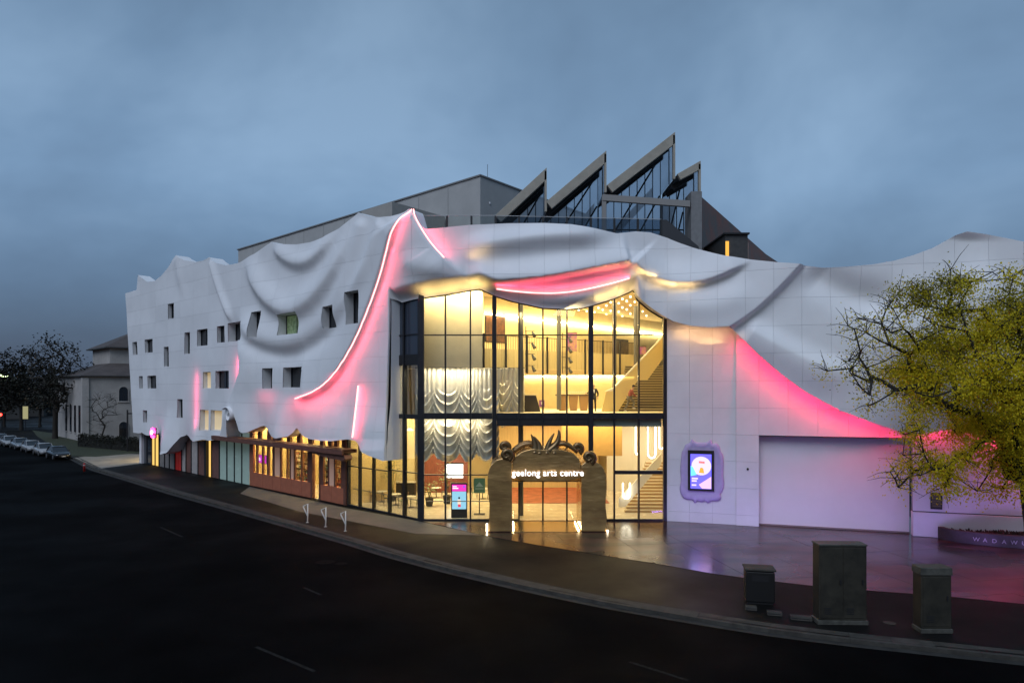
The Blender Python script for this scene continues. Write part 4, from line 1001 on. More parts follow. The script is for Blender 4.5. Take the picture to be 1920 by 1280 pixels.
# shop interior
def nin(name, a, b, z0, z1, n0, n1, m): return wbox(name, W1, a, b, z0, z1, n0, n1, m, SH)
A0, A1 = sx(468), sx(649)
SW = mat('shop_wall', (.72, .55, .26), rough=.7)
nin('back_wall', A0-.2, A1, 0, 5.3, -4.2, -4.0, SW); nin('side_wall', A0-.3, A0-.1, 0, 5.3, -4, -.2, SW); nin('side_wall', A1-.05, A1+.05, 0, 5.3, -4, -.3, SW)
nin('ceiling', A0-.3, A1, 5.3, 5.5, -4.2, -.2, SW)
nin('floor', A0-.3, A1, .0, .03, -4, -.15, FLOORI)
nin('back_wall', -46.5, A0-.4, 0, 5.5, -1.2, -1.0, BACK)
for k in range(4):
    s_ = A0+1.2+k*(A1-A0-2.4)/3; o = area('shop_lamp', W1.P(s_, 5.2, -2.0), W1.P(s_, 0, -2.0), 1.5, 1.5, 560, (1, .75, .34)); o.parent = SH
# ------------------------------------------------------------------ bookshelves in the shop
WOODD = mat('dark_wood', (.09, .05, .03), rough=.6)
PAPS = [mat('stock_%s' % n, c, rough=.6) for n, c in [('cream', (.75, .66, .45)), ('white', (.8, .78, .7)), ('tan', (.5, .32, .14)), ('dark', (.05, .045, .04)), ('teal', (.1, .28, .28)), ('red', (.45, .08, .05))]]
A0, A1 = sx(468), sx(649)
def shelf(s0, s1, n0, h, label):
    r_ = empty('bookshelf', W1.P((s0+s1)/2, .03, n0-.2), math.atan2(W1.U.y, W1.U.x), label=label, cat='shelf', group='bookshelves in the shop')
    wd = s1-s0
    for x in (-wd/2, wd/2-.04): box('side', x, x+.04, -.2, .15, 0, h, WOODD, r_)
    nr = int(h/.42)
    for k in range(nr+1): box('board', -wd/2+.04, wd/2-.04, -.2, .15, k*h/nr*.98, k*h/nr*.98+.03, WOODD, r_)
    for pi, pm in enumerate(PAPS):
        mb = MB()
        for k in range(nr):
            x = -wd/2+.06
            while x < wd/2-.2:
                w_ = random.uniform(.05, .26); hh = random.uniform(.16, .34)
                if random.random() < 1.1/len(PAPS)*1.3: mb.box(x, x+w_, -.18, .05, k*h/nr*.98+.032, k*h/nr*.98+.032+hh)
                x += w_+.02
        if mb.v: mb.build('books', pm, r_, kind='stuff')
L = A1-A0
for k, (a, b, nn, h) in enumerate([(.3, 2.6, -3.5, 2.6), (2.9, 5.0, -2.4, 2.0), (5.2, 7.6, -3.5, 2.6), (8.0, 10.2, -2.2, 2.1), (10.6, 13.0, -3.5, 2.6), (13.6, L-1.4, -2.6, 2.3)]):
    if A0+b < A1-.2: shelf(A0+a, A0+b, nn, h, 'packed wooden shelf of the lit shop, %s along from its pale green screens' % ['first', 'second', 'third', 'fourth', 'fifth', 'sixth'][k])
# magenta screen in the shop window
o = empty('window_screen', W1.P((sx(477)+sx(492))/2, 2.2, -.35), math.atan2(W1.U.y, W1.U.x), label='small glowing magenta screen hung in the terracotta shop window', cat='screen')
hw = (sx(492)-sx(477))/2; zz = W1.sz(485, 853)[1]-2.2, W1.sz(485, 869)[1]-2.2
box('bezel', -hw, hw, -.02, .04, zz[1], zz[0], BLACK, o)
box('display', -hw+.03, hw-.03, -.028, -.021, zz[1]+.03, zz[0]-.03, emat('magenta_screen', (.9, .06, .75), 1.6), o)
MB().ball((hw*.45, -.04, zz[0]*.5+zz[1]*.5+.12), (.12, .02, .12), 10, 8).build('bright_mark', emat('screen_white', (1, .75, 1), 2.5), o)
MB().box(-hw*.8, -hw*.5, -.036, -.029, zz[1]*.5+zz[0]*.5-.15, zz[0]*.5+zz[1]*.5+.1).build('bright_mark', MATS['screen_white'], o)
# pink glowing emblem by the far door
P = W1.at(286, 811, 1.5)
o = empty('neon_emblem', P, math.atan2(W1.U.y, W1.U.x), label='small pink glowing emblem above the far yellow doorway', cat='sign')
ring = [(.42*math.cos(t), 0, .42*math.sin(t)) for t in np.linspace(0, 5.4, 26)]
MB().tube(ring, .1, 8).build('ring', emat('hot_pink', (1, .05, .42), 7), o, smooth=True)
MB().tube([(.22*math.cos(t)*(1-t/9), -.1, .22*math.sin(t)*(1-t/9)) for t in np.linspace(0, 7, 24)], .07, 8).build('swirl', emat('pink_white', (1, .55, .8), 6), o, smooth=True)
MB().box(-.5, .5, .12, .2, -.5, .5).build('back_plate', mat('dark_plum', (.1, .01, .04), rough=.4), o)
# ------------------------------------------------------------------ entrance portal of polished bronze
BRZ = mat('polished_bronze', (.62, .39, .15), rough=.18, metal=.55, col2=(.34, .2, .08), nscale=.9, bump=1.0, bscale=1.6, stretch=(.5, .5, 1.5))
BRD = mat('dark_bronze', (.2, .125, .055), rough=.25, metal=.7, bump=.4, bscale=2.5)
PY = 38.0
pp = at(1025, 996, PY)
PO = empty('entrance_portal', (pp.x, PY, 0), label='polished bronze entrance portal with curled shoulders and horned crest', cat='portal')
def pl(px, py, Y=PY): q = at(px, py, Y); return Vector((q.x-pp.x, Y-PY, q.z))
def extr(name, pts, y0, y1, m, bev=.06):
    q = [pl(*p) for p in pts]; q = [Vector((v.x, y0, max(v.z, .012))) for v in q]
    mb = MB(); mb.prism([tuple(v) for v in q], (0, y1-y0, 0)); return mb.build(name, m, PO, bevel=bev, smooth=False)
def bulge(name, outl, y0, y1, m, rings=7, amt=.12):
    # pillow-fronted slab: the outline swells towards its middle
    q = [pl(*p) for p in outl]; c = sum(q, Vector())/len(q); mb = MB(); n = len(q); V = []
    for k in range(rings):
        t = k/(rings-1); sc_ = 1-t*.98; dy = y0-amt*math.sqrt(max(0, 1-(1-t)**2))
        V += [(c.x+(v.x-c.x)*sc_, dy, max(.012, c.z+(v.z-c.z)*sc_)) for v in q]
    F = [(k*n+i, k*n+(i+1) % n, (k+1)*n+(i+1) % n, (k+1)*n+i) for k in range(rings-1) for i in range(n)]
    b = len(V); V += [(v.x, y1, max(v.z, .012)) for v in q]
    F += [(b+i, b+(i+1) % n, (i+1) % n, i) for i in range(n)]+[tuple(range(b, b+n))[::-1]]
    return meshobj(name, V, F, m, PO, smooth=True)
def dense(p, it=2):
    for _ in range(it):
        q = []
        for i in range(len(p)): a, b = p[i], p[(i+1) % len(p)]; q += [(a[0]*.8+b[0]*.2, a[1]*.8+b[1]*.2), (a[0]*.2+b[0]*.8, a[1]*.2+b[1]*.8)]
        p = q
    return p
LPIL = [(916, 996), (960, 996), (960, 905), (960, 868), (948, 858), (932, 861), (920, 872), (914, 890), (914, 915), (918, 945), (917, 970)]
RPIL = [(1090, 996), (1137, 996), (1138, 970), (1135, 945), (1138, 915), (1137, 890), (1130, 874), (1116, 864), (1102, 862), (1090, 872), (1090, 905)]
def softened(P_, sharp):                          # round the free outline, keep the three straight inner corners
    P_ = list(P_); out = []; n_ = len(P_)
    for i_, p in enumerate(P_):
        a, b = P_[i_-1], P_[(i_+1) % n_]
        if p[1] > 985 or p[0] in (960, 1090): out.append(p)
        else: out += [(p[0]*.7+a[0]*.3, p[1]*.7+a[1]*.3), (p[0]*.9+a[0]*.05+b[0]*.05, p[1]*.9+a[1]*.05+b[1]*.05), (p[0]*.7+b[0]*.3, p[1]*.7+b[1]*.3)]
    return out
def ring_pil(P_): return dense(P_, 1)
extr('pillar', dense(LPIL[2:] + LPIL[:2], 0) if False else softened(LPIL, 3), 0, 2.9, BRZ, .035); extr('pillar', softened(RPIL, 2), 0, 2.9, BRZ, .035)
HEAD = [(960.5, 902), (1089.5, 902), (1089.5, 872), (1085, 858), (1070, 848), (1050, 842), (1030, 843), (1012, 843), (1000, 841), (980, 846), (966, 856), (960.5, 868)]
extr('lintel', dense(HEAD, 1), .1, 2.8, BRZ, .03)
for dy, sc_ in ((1.5, 1.0), (2.6, 1.0)):                                  # arched rims behind
    for x0, x1 in ((962, 1022), (1028, 1088)):
        arc = [pl(x0+(x1-x0)*t, 852-16*math.sin(math.pi*t)) for t in np.linspace(0, 1, 16)]
        MB().tube([(v.x, dy, v.z) for v in arc], .13, 8).build('crest_rim', BRD, PO, smooth=True)
def curl(px, py, dy, r):                                                   # coiled shoulder
    c = pl(px, py); pts = []; rr = []
    for t in np.linspace(0, 1, 30):
        a = -1.2+t*7.5; q = r*(1-.72*t); pts.append((c.x+q*math.cos(a), dy-.18*t, c.z+q*math.sin(a))); rr.append(.19*(1-.55*t))
    MB().tube(pts, rr, 10).build('curl', BRD, PO, smooth=True)
    MB().ball((c.x, dy+.12, c.z), (r*.85, .25, r*.85), 16, 10).build('curl_core', BRD, PO, smooth=True)
curl(950, 853, .1, .33); curl(1104, 858, .1, .33); curl(945, 842, 1.7, .28); curl(1088, 845, 1.7, .28)
for pts in ([(1003, 849), (1004, 838), (1001, 826), (996, 814)], [(1012, 850), (1012, 838), (1008, 828), (1001, 818)], [(1026, 850), (1028, 838), (1032, 826), (1040, 812)], [(1040, 850), (1042, 839), (1046, 828), (1051, 818)], [(1030, 846), (1046, 832), (1050, 815), (1048, 806)]):
    C = smooth_curve(np.array([tuple(pl(*p))[0::2] for p in pts]), 2)
    MB().tube([(x, .3, z) for x, z in C], list(np.linspace(.26, .015, len(C))), 8).build('horn', BRD, PO, smooth=True)
# inner lining, threshold, light lines
box('ceiling_lining', pl(960, 900).x, pl(1090, 900).x, .3, 2.85, pl(1000, 903).z-.04, pl(1000, 903).z-.002, mat('gold_ceiling', (.5, .36, .18), rough=.25, metal=.8), PO)
box('threshold', pl(961, 990).x, pl(1089, 990).x, .05, 2.9, .008, .03, mat('gold_threshold', (.42, .32, .13), rough=.2, metal=.7), PO)
for x, y0, y1 in ((pl(1086, 990).x, .2, 2.7), (pl(962.5, 990).x, .2, 2.7)): MB().tube([(x, y0, .07), (x, y1, .07)], .025, 6).build('light_line', WARML, PO)
for px in (913, 1139): MB().tube([(pl(px, 990).x, -.06, .05), (pl(px, 975).x, -.02, .5 if px < 1000 else .12)], .05, 6).build('light_line', emat('warm_white', (1, .85, .6), 12), PO)
# lettering
tcv = bpy.data.curves.new('lettering', 'FONT'); tcv.body = 'geelong arts centre'; tcv.size = .52; tcv.extrude = .03; tcv.align_x = 'CENTER'; tcv.space_character = 1.03
to_ = bpy.data.objects.new('lettering_curve', tcv); COL.objects.link(to_)
bpy.context.view_layer.update()
me = bpy.data.meshes.new_from_object(to_.evaluated_get(bpy.context.evaluated_depsgraph_get())); bpy.data.objects.remove(to_)
me.materials.clear(); lt = link('lettering', me, emat('letter_glow', (1, .95, .96), 2.6), PO)
wdt = max(v.co.x for v in me.vertices)-min(v.co.x for v in me.vertices); k = (134/FPX*PY)/wdt
lt.rotation_euler = (R(90), 0, 0); lt.scale = (k, k*1.02, 1); q = pl(1027, 891); lt.location = (q.x, -.16, q.z)
# ------------------------------------------------------------------ silver festoon drape
def drape(name, label, x0, x1, zt_, zb_, Y, nsw, m, curvature=.5, ps=0):
    o = empty(name, ((x0+x1)/2, Y, zb_), label=label, cat='drape')
    nx, nz_ = 44*nsw, 150; wd = x1-x0; V = []; H = zt_-zb_
    for i in range(nx+1):
        u = i/nx*nsw; u = min(nsw-1e-6, max(0, u+.16*math.sin(2.3*u+ps)*math.sin(math.pi*i/nx))); k = min(int(u), nsw-1); f = u-k; q = 2*f-1; sag = 1-q*q
        for j in range(nz_+1):
            v = j/nz_; lowfac = sm(.75, .4, np.array(v)) if False else float(np.clip((.8-v)/.35, 0, 1))
            base = .55*sag; z = zb_-base*.0+v*H-(base*(1-v)**.7)*.95
            ph = (z+(1.0+.25*math.sin(k*2.1+ps))*sag*.95+.07*math.sin(7*u+k)+.06*math.sin(z*2.3+k*1.7))/(.56+.07*math.sin(k*1.9+ps))
            fr = ph-math.floor(ph); fold = (fr**1.5)*(1-sm(.86, 1.0, np.array(fr)))
            amp = .10+.17*sag
            straight = .09*abs(math.sin(u*math.pi*4.5+.6*math.sin(u*2)))
            n_ = lowfac*amp*float(fold)*2.1+(1-lowfac)*straight+.16*sag*lowfac
            n_ += .05*math.exp(-((1-abs(q))/.06)**2)*lowfac
            V.append((x0+wd*i/nx-(x0+x1)/2, -n_-curvature*(1-((i/nx)*2-1)**2)*.5, z-zb_))
    F = [(i*(nz_+1)+j, (i+1)*(nz_+1)+j, (i+1)*(nz_+1)+j+1, i*(nz_+1)+j+1) for i in range(nx) for j in range(nz_)]
    c = meshobj('cloth', V, F, m, o, smooth=True)
    s_ = c.modifiers.new('thick', 'SOLIDIFY'); s_.thickness = .012
    MB().tube([(-wd/2, 0, H+.02), (0, -curvature*.5-.03, H+.02), (wd/2, 0, H+.02)], .04, 6).build('track', DARKM, o)
    return o
SILV = mat('silver_satin', (.78, .74, .66), rough=.36, metal=.35, noise=.05, nscale=3)
a = at(790, 690, 42.9); b = at(936, 865, 42.9)
drape('festoon_drape', 'long silver festoon drape with deep swags behind the corner glass', a.x-.4, b.x, a.z, b.z+.55, 42.9, 4, SILV)
a = at(932, 690, 43.6); b = at(975, 780, 43.6)
drape('festoon_drape', 'short dark silver drape between the two dark columns of the glass front', a.x, b.x+.3, a.z, b.z-.2, 43.9, 2, SILV, .2, 1.3)
a = W1.at(735, 830, -1.2); 
drape('festoon_drape', 'small silver drape hanging over the cafe beside the corner column', a[0]-2.2, a[0]+.6, 5.9, 4.6, a[1]+.4, 2, SILV, .2, 2.2)
# ------------------------------------------------------------------ wall screen with ornate frame
Wd = W3; cx_, cz_ = Wd.sz(1313, 880, .06)
PUF = mat('lilac_plaster_frame', (.44, .36, .6), rough=.5, noise=.05)
WS = empty('wall_screen', Wd.P(cx_, 0, .02), math.atan2(Wd.U.y, Wd.U.x), label='glowing poster screen in an ornate lilac frame on the white wall', cat='screen')
def wl(px, py): a, z = Wd.sz(px, py, .06); return a-cx_, z
fo = [(1300, 826), (1306, 829), (1316, 829), (1326, 829), (1333, 822), (1336, 832), (1344, 830), (1350, 838), (1351, 846), (1356, 852), (1357, 870), (1356, 890), (1358, 905), (1356, 918), (1350, 926), (1353, 934), (1345, 939), (1335, 938), (1327, 943), (1322, 938), (1316, 941), (1308, 938), (1303, 943), (1298, 936), (1288, 936), (1281, 933), (1276, 925), (1274, 915), (1277, 900), (1275, 880), (1277, 860), (1278, 848), (1282, 841), (1285, 833), (1293, 830), (1297, 822)]
q = dense(fo, 1); q = [wl(*p) for p in q]; n = len(q); V = []
for k, (sc_, dy) in enumerate([(1, 0), (1, -.06), (.96, -.1), (.86, -.12), (.8, -.09), (.78, -.09)]): V += [(x*sc_, dy, cz_+(z-cz_)*sc_) for x, z in q]
F = [(k*n+i, k*n+(i+1) % n, (k+1)*n+(i+1) % n, (k+1)*n+i) for k in range(5) for i in range(n)]+[tuple(range(5*n, 6*n))]
meshobj('ornate_frame', V, F, PUF, WS, smooth=True)
x0, z1 = wl(1290, 843); x1, z0 = wl(1339, 920)
box('bezel', x0, x1, -.2, -.095, z0, z1, BLACK, WS, .01)
def screenquad(name, pts, m, y): 
    return meshobj(name, [(x, y, z) for x, z in pts], [tuple(range(len(pts)))], m, WS)
X0, Z1 = wl(1295, 850); X1, Z0 = wl(1334, 916); lx = lambda t: X0+(X1-X0)*t; lz = lambda t: Z0+(Z1-Z0)*t
screenquad('display', [(X0, Z0), (X1, Z0), (X1, Z1), (X0, Z1)], emat('screen_violet', (.14, .12, .95), 1.8), -.203)
circ = [(lx(.52+.47*math.cos(t)), lz(.66+.27*math.sin(t))) for t in np.linspace(0, 2*math.pi, 28)[:-1]]
screenquad('poster_disc', circ, emat('screen_pale', (.85, .7, .95), 1.3), -.206)
screenquad('poster_wedge', [(lx(.4), lz(.12)), (lx(.55), lz(0.01)), (lx(.99), lz(0.01)), (lx(.99), lz(.36))], emat('screen_cream', (1, .6, .85), 1.2), -.206)
screenquad('poster_panel', [(lx(.01), lz(.36)), (lx(.3), lz(.4)), (lx(.12), lz(.62)), (lx(.01), lz(.66))], emat('screen_sky', (.15, .6, 1), 1.8), -.207)
screenquad('poster_figure', [(lx(.4), lz(.46)), (lx(.66), lz(.45)), (lx(.62), lz(.58)), (lx(.55), lz(.62)), (lx(.46), lz(.6))], emat('screen_orange', (1, .35, .05), 1.6), -.209)
screenquad('poster_title', [(lx(.4), lz(.74)), (lx(.68), lz(.73)), (lx(.68), lz(.79)), (lx(.4), lz(.8))], emat('screen_red', (1, .2, .2), 1.4), -.209)
for k, (u0, u1_, v0) in enumerate([(.06, .36, .27), (.06, .3, .2), (.06, .28, .08)]): screenquad('poster_line', [(lx(u0), lz(v0)), (lx(u1_), lz(v0)), (lx(u1_), lz(v0+.045)), (lx(u0), lz(v0+.045))], MATS['screen_pale'], -.209)
sl = area('screen_light', Wd.P(cx_, cz_, .3), Wd.P(cx_, cz_-1, 3), 1.2, 1.8, 20, (.6, .4, 1)); sl.parent = WS; sl.matrix_parent_inverse = WS.matrix_basis.inverted()
# ------------------------------------------------------------------ information kiosk behind the glass
K = gp(861, 972); K.y = 42.3; K.x = (861-CX)/FPX*42.3
KO = empty('information_kiosk', (K.x, K.y, .012), label='upright black kiosk with lit pink and blue screen inside the glass', cat='kiosk')
kw = 15/FPX*42.3; kz = lambda py: at(861, py, 42.3).z
box('body', -kw, kw, -.06, .1, 0, kz(905), BLACK, KO, .015)
def kq(name, u0, u1_, z0, z1, m, y=-.064): return meshobj(name, [(kw*u0, y, z0), (kw*u1_, y, z0), (kw*u1_, y, z1), (kw*u0, y, z1)], [(0, 1, 2, 3)], m, KO)
kq('display', -.88, .88, kz(954), kz(921), emat('kiosk_blue', (.36, .72, .95), 1.05)); kq('header', -.88, .88, kz(920.5), kz(908), emat('kiosk_pink', (.95, .05, .5), 1.3))
kq('header_text', -.8, -.1, kz(916), kz(914), emat('kiosk_white', (1, .9, .95), 1.6), -.067); kq('header_text', -.8, -.3, kz(912.5), kz(911), MATS['kiosk_white'], -.067); kq('header_mark', .5, .75, kz(914), kz(910), emat('kiosk_violet', (.3, .1, .8), 1.3), -.067)
kq('figure_torso', -.2, .2, kz(945), kz(936), emat('kiosk_skin', (1, .75, .6), 1.2), -.067); kq('figure_skirt', -.14, .2, kz(950), kz(945), emat('kiosk_red', (.9, .05, .1), 1.2), -.067)
MB().ball((0, -.066, kz(933)), (.06, .003, .07), 10, 6).build('figure_head', mat('figure_dark', (.05, .02, .02)), KO)
for s_ in (-1, 1): kq('figure_arm', .2*s_ if s_ > 0 else -.75, .75 if s_ > 0 else -.2, kz(940), kz(938.8), MATS['kiosk_red'], -.067)
# green folding sign
G = empty('folding_sign', ((899-CX)/FPX*43.4, 43.4, .012), label='green board sign on a dark stand inside the glass', cat='sign')
GB = mat('green_board', (.16, .34, .2), rough=.5); box('board', -.36, .36, -.03, 0, 1.35, 2.3, GB, G, .01)
MB().prism([(-.26, -.034, 1.75), (.26, -.034, 1.75), (0, -.034, 2.05)], (0, .003, 0)).build('roof_mark', mat('pale_green', (.55, .7, .55)), G); box('line_mark', -.26, .26, -.034, -.031, 1.6, 1.66, MATS['pale_green'], G)
box('post', -.03, .03, -.02, .02, .04, 1.35, BLACK, G); box('foot', -.35, .35, -.25, .25, 0, .04, BLACK, G)
# bright projection screen
o = empty('projection_screen', ((857-CX)/FPX*51, 51, 0), label='plain bright white screen hung deep inside the foyer under the drape', cat='screen')
a, b = at(838, 898, 51), at(859, 872, 51); box('sheet', -.9, .45, -.02, .02, a.z+.1, b.z+.1, emat('white_sheet', (1, .97, .9), 3), o); box('casing', -.95, .5, -.05, .05, b.z+.1, b.z+.2, BLACK, o)
# ------------------------------------------------------------------ cafe furniture
CH = [mat('chair_wood', (.36, .19, .08), rough=.5), mat('chair_black', (.03, .03, .03), rough=.5), mat('chair_green', (.14, .2, .13), rough=.5)]
def chair(x, y, rz, m, label):
    o = empty('cafe_chair', (x, y, .012), rz, label=label, cat='chair', group='cafe chairs')
    box('seat', -.21, .21, -.21, .21, .45, .48, m, o, .01)
    for sx_ in (-1, 1):
        for sy_ in (-1, 1): MB().tube([(.18*sx_, .18*sy_, .45), (.22*sx_, .23*sy_, 0)], .014, 6).build('leg', BLACK, o)
        MB().tube([(.18*sx_, .2, .45), (.2*sx_, .25, .85)], .014, 6).build('back_post', BLACK, o)
    MB().prism([(-.22, .235, .66), (.22, .235, .66), (.21, .26, .88), (-.21, .26, .88)], (0, .02, 0)).build('backrest', m, o, bevel=.008)
    return o
def table(x, y, label):
    o = empty('cafe_table', (x, y, .012), 0, label=label, cat='table', group='cafe tables')
    MB().lathe([(.36, .72), (.38, .735), (.36, .75)], (0, 0, 0), 20).build('top', mat('table_top', (.72, .68, .6), rough=.4), o)
    MB().tube([(0, 0, .02), (0, 0, .72)], .03, 8).build('pedestal', BLACK, o); MB().lathe([(.26, 0), (.26, .015), (.04, .03)], (0, 0, 0), 16).build('base', BLACK, o)
def fp(px, py): return gp(px, py, .012)
tspots = [((664, 936), 'glazed bay nearest the terracotta shop'), ((690, 938), 'second glazed bay past the terracotta shop'), ((716, 946), 'bay under the white hem corner'), ((742, 952), 'left pane of the glass return'), ((770, 957), 'right pane of the glass return'), ((818, 938), 'corner pane, behind the lilac sill light'), ((905, 940), 'green board sign')]
words = [('wooden', 'black'), ('black', 'green'), ('wooden', 'green'), ('black', 'wooden'), ('green', 'black'), ('wooden', 'black'), ('green', 'wooden')]
ix = {'wooden': 0, 'black': 1, 'green': 2}
for i, ((px, py), where) in enumerate(tspots):
    p = fp(px, py); p.y += 1.3; p.x = (px-CX)/FPX*p.y
    where = where.replace(', behind the lilac sill light', '')
    table(p.x, p.y, 'small round pale cafe table seen through the '+where if 'sign' not in where else 'small round pale cafe table beside the green board sign')
    for k, (dx, rz) in enumerate(((-.62, math.pi/2+.3), (.62, -math.pi/2+.25))):
        chair(p.x+dx, p.y-.15*k, rz, CH[ix[words[i][k]]], '%s cafe chair %s table %s' % (words[i][k], ['left of', 'right of'][k], 'by the green board sign' if 'sign' in where else 'in '+where))
# planter and leafy plants
LEAFG = mat('indoor_leaf', (.08, .13, .035), rough=.5, noise=.4, nscale=6)
def pot_plant(x, y, h, r_, label, dens=160):
    o = empty('potted_plant', (x, y, .012), label=label, cat='plant')
    MB().lathe([(.22, 0), (.3, .55), (.28, .55), (.27, .5)], (0, 0, 0), 16).build('pot', mat('dark_pot', (.05, .045, .04), rough=.6), o)
    mb = MB(); st = MB()
    for k in range(7):
        a = random.random()*6.28; e = Vector((math.cos(a)*r_*.5, math.sin(a)*r_*.5, h*random.uniform(.7, 1))); st.tube([(0, 0, .5), tuple(e*.5+Vector((0, 0, .3))), tuple(e)], [.02, .014, .006], 5)
    for k in range(dens):
        a = random.random()*6.28; q = r_*math.sqrt(random.random()); z = h*random.uniform(.45, 1.05); c = Vector((q*math.cos(a), q*math.sin(a), z)); d = Vector((math.cos(a), math.sin(a), random.uniform(-.5, .6))).normalized()*.26; s_ = d.cross(Vector((0, 0, 1))).normalized()*.05
        mb.add([c, c+d*.5+s_, c+d, c+d*.5-s_], [(0, 1, 2, 3)])
    st.build('stems', mat('stem_green', (.1, .12, .04)), o); mb.build('leaves', LEAFG, o)
p = fp(735, 930); pot_plant((735-CX)/FPX*48.5, 48.5, 3.0, .8, 'tall leafy indoor plant in dark pot behind the glass return')
pot_plant((838-CX)/FPX*47.5, 47.5, 2.6, .65, 'leafy indoor plant in dark pot standing left of the kiosk')
pot_plant((805-CX)/FPX*46.5, 46.5, 1.5, .4, 'short indoor plant in dark pot behind the corner panes', 90)
# dark cafe counter
o = empty('cafe_counter', ((728-CX)/FPX*50.5, 50.5, .012), label='long dark serving counter at the back of the cafe', cat='counter')
box('body', -2.0, 2.0, -.35, .35, .06, 1.05, mat('dark_counter', (.035, .03, .028), rough=.4), o, .01); box('top', -2.05, 2.05, -.4, .4, 1.05, 1.1, mat('counter_top', (.5, .46, .4), rough=.3), o); box('kick', -1.95, 1.95, -.3, .3, 0, .06, BLACK, o)
# globe pendant lights
def pendant(px, py, Y, r_, z1, label):
    c = at(px, py, Y); o = empty('pendant_light', c, label=label, cat='light', group='pendant lights in the foyer')
    MB().lathe([(r_*.2, r_*.5), (r_, 0), (r_*.95, -.04), (.02, -.05)], (0, 0, 0), 16).build('shade', emat('shade_glow', (1, .9, .65), 3.2), o, smooth=True); MB().tube([(0, 0, r_*.5), (0, 0, z1-c.z)], .012, 5).build('cord', BLACK, o)
pendant(768, 806, 45.5, .3, 6.0, 'pendant lamp glowing behind the glass return'); pendant(912, 705, 45, .22, 8.95, 'pendant lamp glowing beside the silver drape above the portal'); pendant(681, 847, 47, .3, 5.6, 'pendant lamp glowing under the slanting white hem')
# gallery pictures
def picture(px0, px1, py0, py1, label, c1, c2):
    # on the gallery wall
    a0, z1 = WH.sz(px0, py0, .05); a1, z0 = WH.sz(px1, py1, .05); _, z1 = WH.sz((px0+px1)/2, py0, .05); _, z0 = WH.sz((px0+px1)/2, py1, .05)
    o = empty('picture', WH.P((a0+a1)/2, (z0+z1)/2, .01), math.atan2(WH.U.y, WH.U.x), label=label, cat='picture'); w_, h_ = (a1-a0)/2, (z1-z0)/2
    box('frame', -w_, w_, -.05, 0, -h_, h_, BLACK, o); box('canvas', -w_+.05, w_-.05, -.056, -.051, -h_+.05, h_-.05, mat('canvas_'+label[:6], c1, col2=c2, nscale=2.2, rough=.6), o)
picture(910, 947, 588, 642, 'large brown mottled painting on the gallery wall', (.2, .08, .03), (.06, .03, .02)); picture(1156, 1178, 636, 668, 'grey framed picture on the gallery wall', (.16, .14, .12), (.05, .05, .05))
def banner(px, py0, py1, Y, w_, label):
    c = at(px, py0, Y); d = at(px, py1, Y); o = empty('hanging_banner', c, label=label, cat='banner'); box('cloth', -w_, w_, -.01, .01, d.z-c.z, 0, mat('purple_print', (.3, .08, .36), col2=(.5, .3, .12), nscale=3, rough=.7), o); MB().tube([(-w_, 0, .02), (w_, 0, .02)], .02, 6).build('rod', BLACK, o)
banner(1072, 624, 658, 47, .35, 'narrow purple banner hanging at the gallery rail'); banner(1204, 650, 664, 50, .3, 'short purple banner near the top of the upper stair')
# lighting ladders hung with spot lamps
def ladder(px, py0, py1, Y, label):
    c = at(px, py1, Y); d = at(px, py0, Y); o = empty('lighting_ladder', c, label=label, cat='light rig', group='lighting ladders'); h_ = d.z-c.z
    for x in (0,): MB().tube([(x, 0, 0), (x, 0, h_)], .03, 6).build('pole', BLACK, o)
    for k in range(4):
        z = h_*(.15+.25*k); MB().tube([(-.05, 0, z), (.55, 0, z)], .02, 6).build('arm', BLACK, o); MB().tube([(.4, -.02, z-.05), (.55, -.2, z-.35)], [.06, .12], 8).build('spot_lamp', BLACK, o)
ladder(986, 612, 698, 43.0, 'spot lamp ladder hanging beside the tall grey column'); ladder(1055, 624, 700, 45.0, 'spot lamp ladder hanging left of the purple banner')
# bar on the upper floor with glasses and bottles
zb1 = zf1+.141
B = at(1072, 765, 46.2); o = empty('bar_table', (B.x, 46.2, zb1), label='wooden bar table with tapering legs on the upper floor', cat='table')
box('top', -1.1, 1.1, -.35, .35, 1.02, 1.1, WOODD, o); 
for x in (-.85, -.1, .6): MB().prism([(x, -.3, 0), (x+.42, -.3, 0), (x+.52, -.3, 1.02), (x-.1, -.3, 1.02)], (0, .6, 0)).build('leg', mat('bar_wood', (.3, .17, .07), rough=.5), o)
for k in range(16):
    x = B.x-1.0+k*.13; b = empty('glass', (x, 46.05+.15*(k % 2), zb1+1.1), label='small stemmed glass standing in the row on the upper bar table', cat='glass', group='glasses on the bar table')
    MB().lathe([(.035, 0), (.006, .01), (.006, .09), (.04, .13), (.035, .2)], (0, 0, 0), 8).build('bowl', mat('glass_solid', (.75, .7, .55), rough=.15), b)
o = empty('reception_desk', (at(992, 765, 44).x, 44, zb1), label='dark slanting desk with pale top on the upper floor', cat='desk')
MB().prism([(-.65, 0, 0), (.75, 0, 0), (.45, 0, 1.05), (-.65, 0, 1.05)], (0, .6, 0)).build('body', mat('dark_desk', (.05, .04, .03), rough=.5), o, bevel=.01); box('top', -.7, .5, -.05, .65, 1.05, 1.11, SL, o)
o = empty('notice', (at(1023, 756, 46).x, 51.75, at(1023, 756, 51.7).z), label='small purple notice on the yellow upper wall', cat='sign'); box('plate', -.2, .2, 0, .03, -.25, .25, mat('notice_purple', (.25, .1, .4)), o); box('mark', -.05, .1, -.006, -.001, -.1, .12, mat('notice_white', (.8, .8, .8)), o)
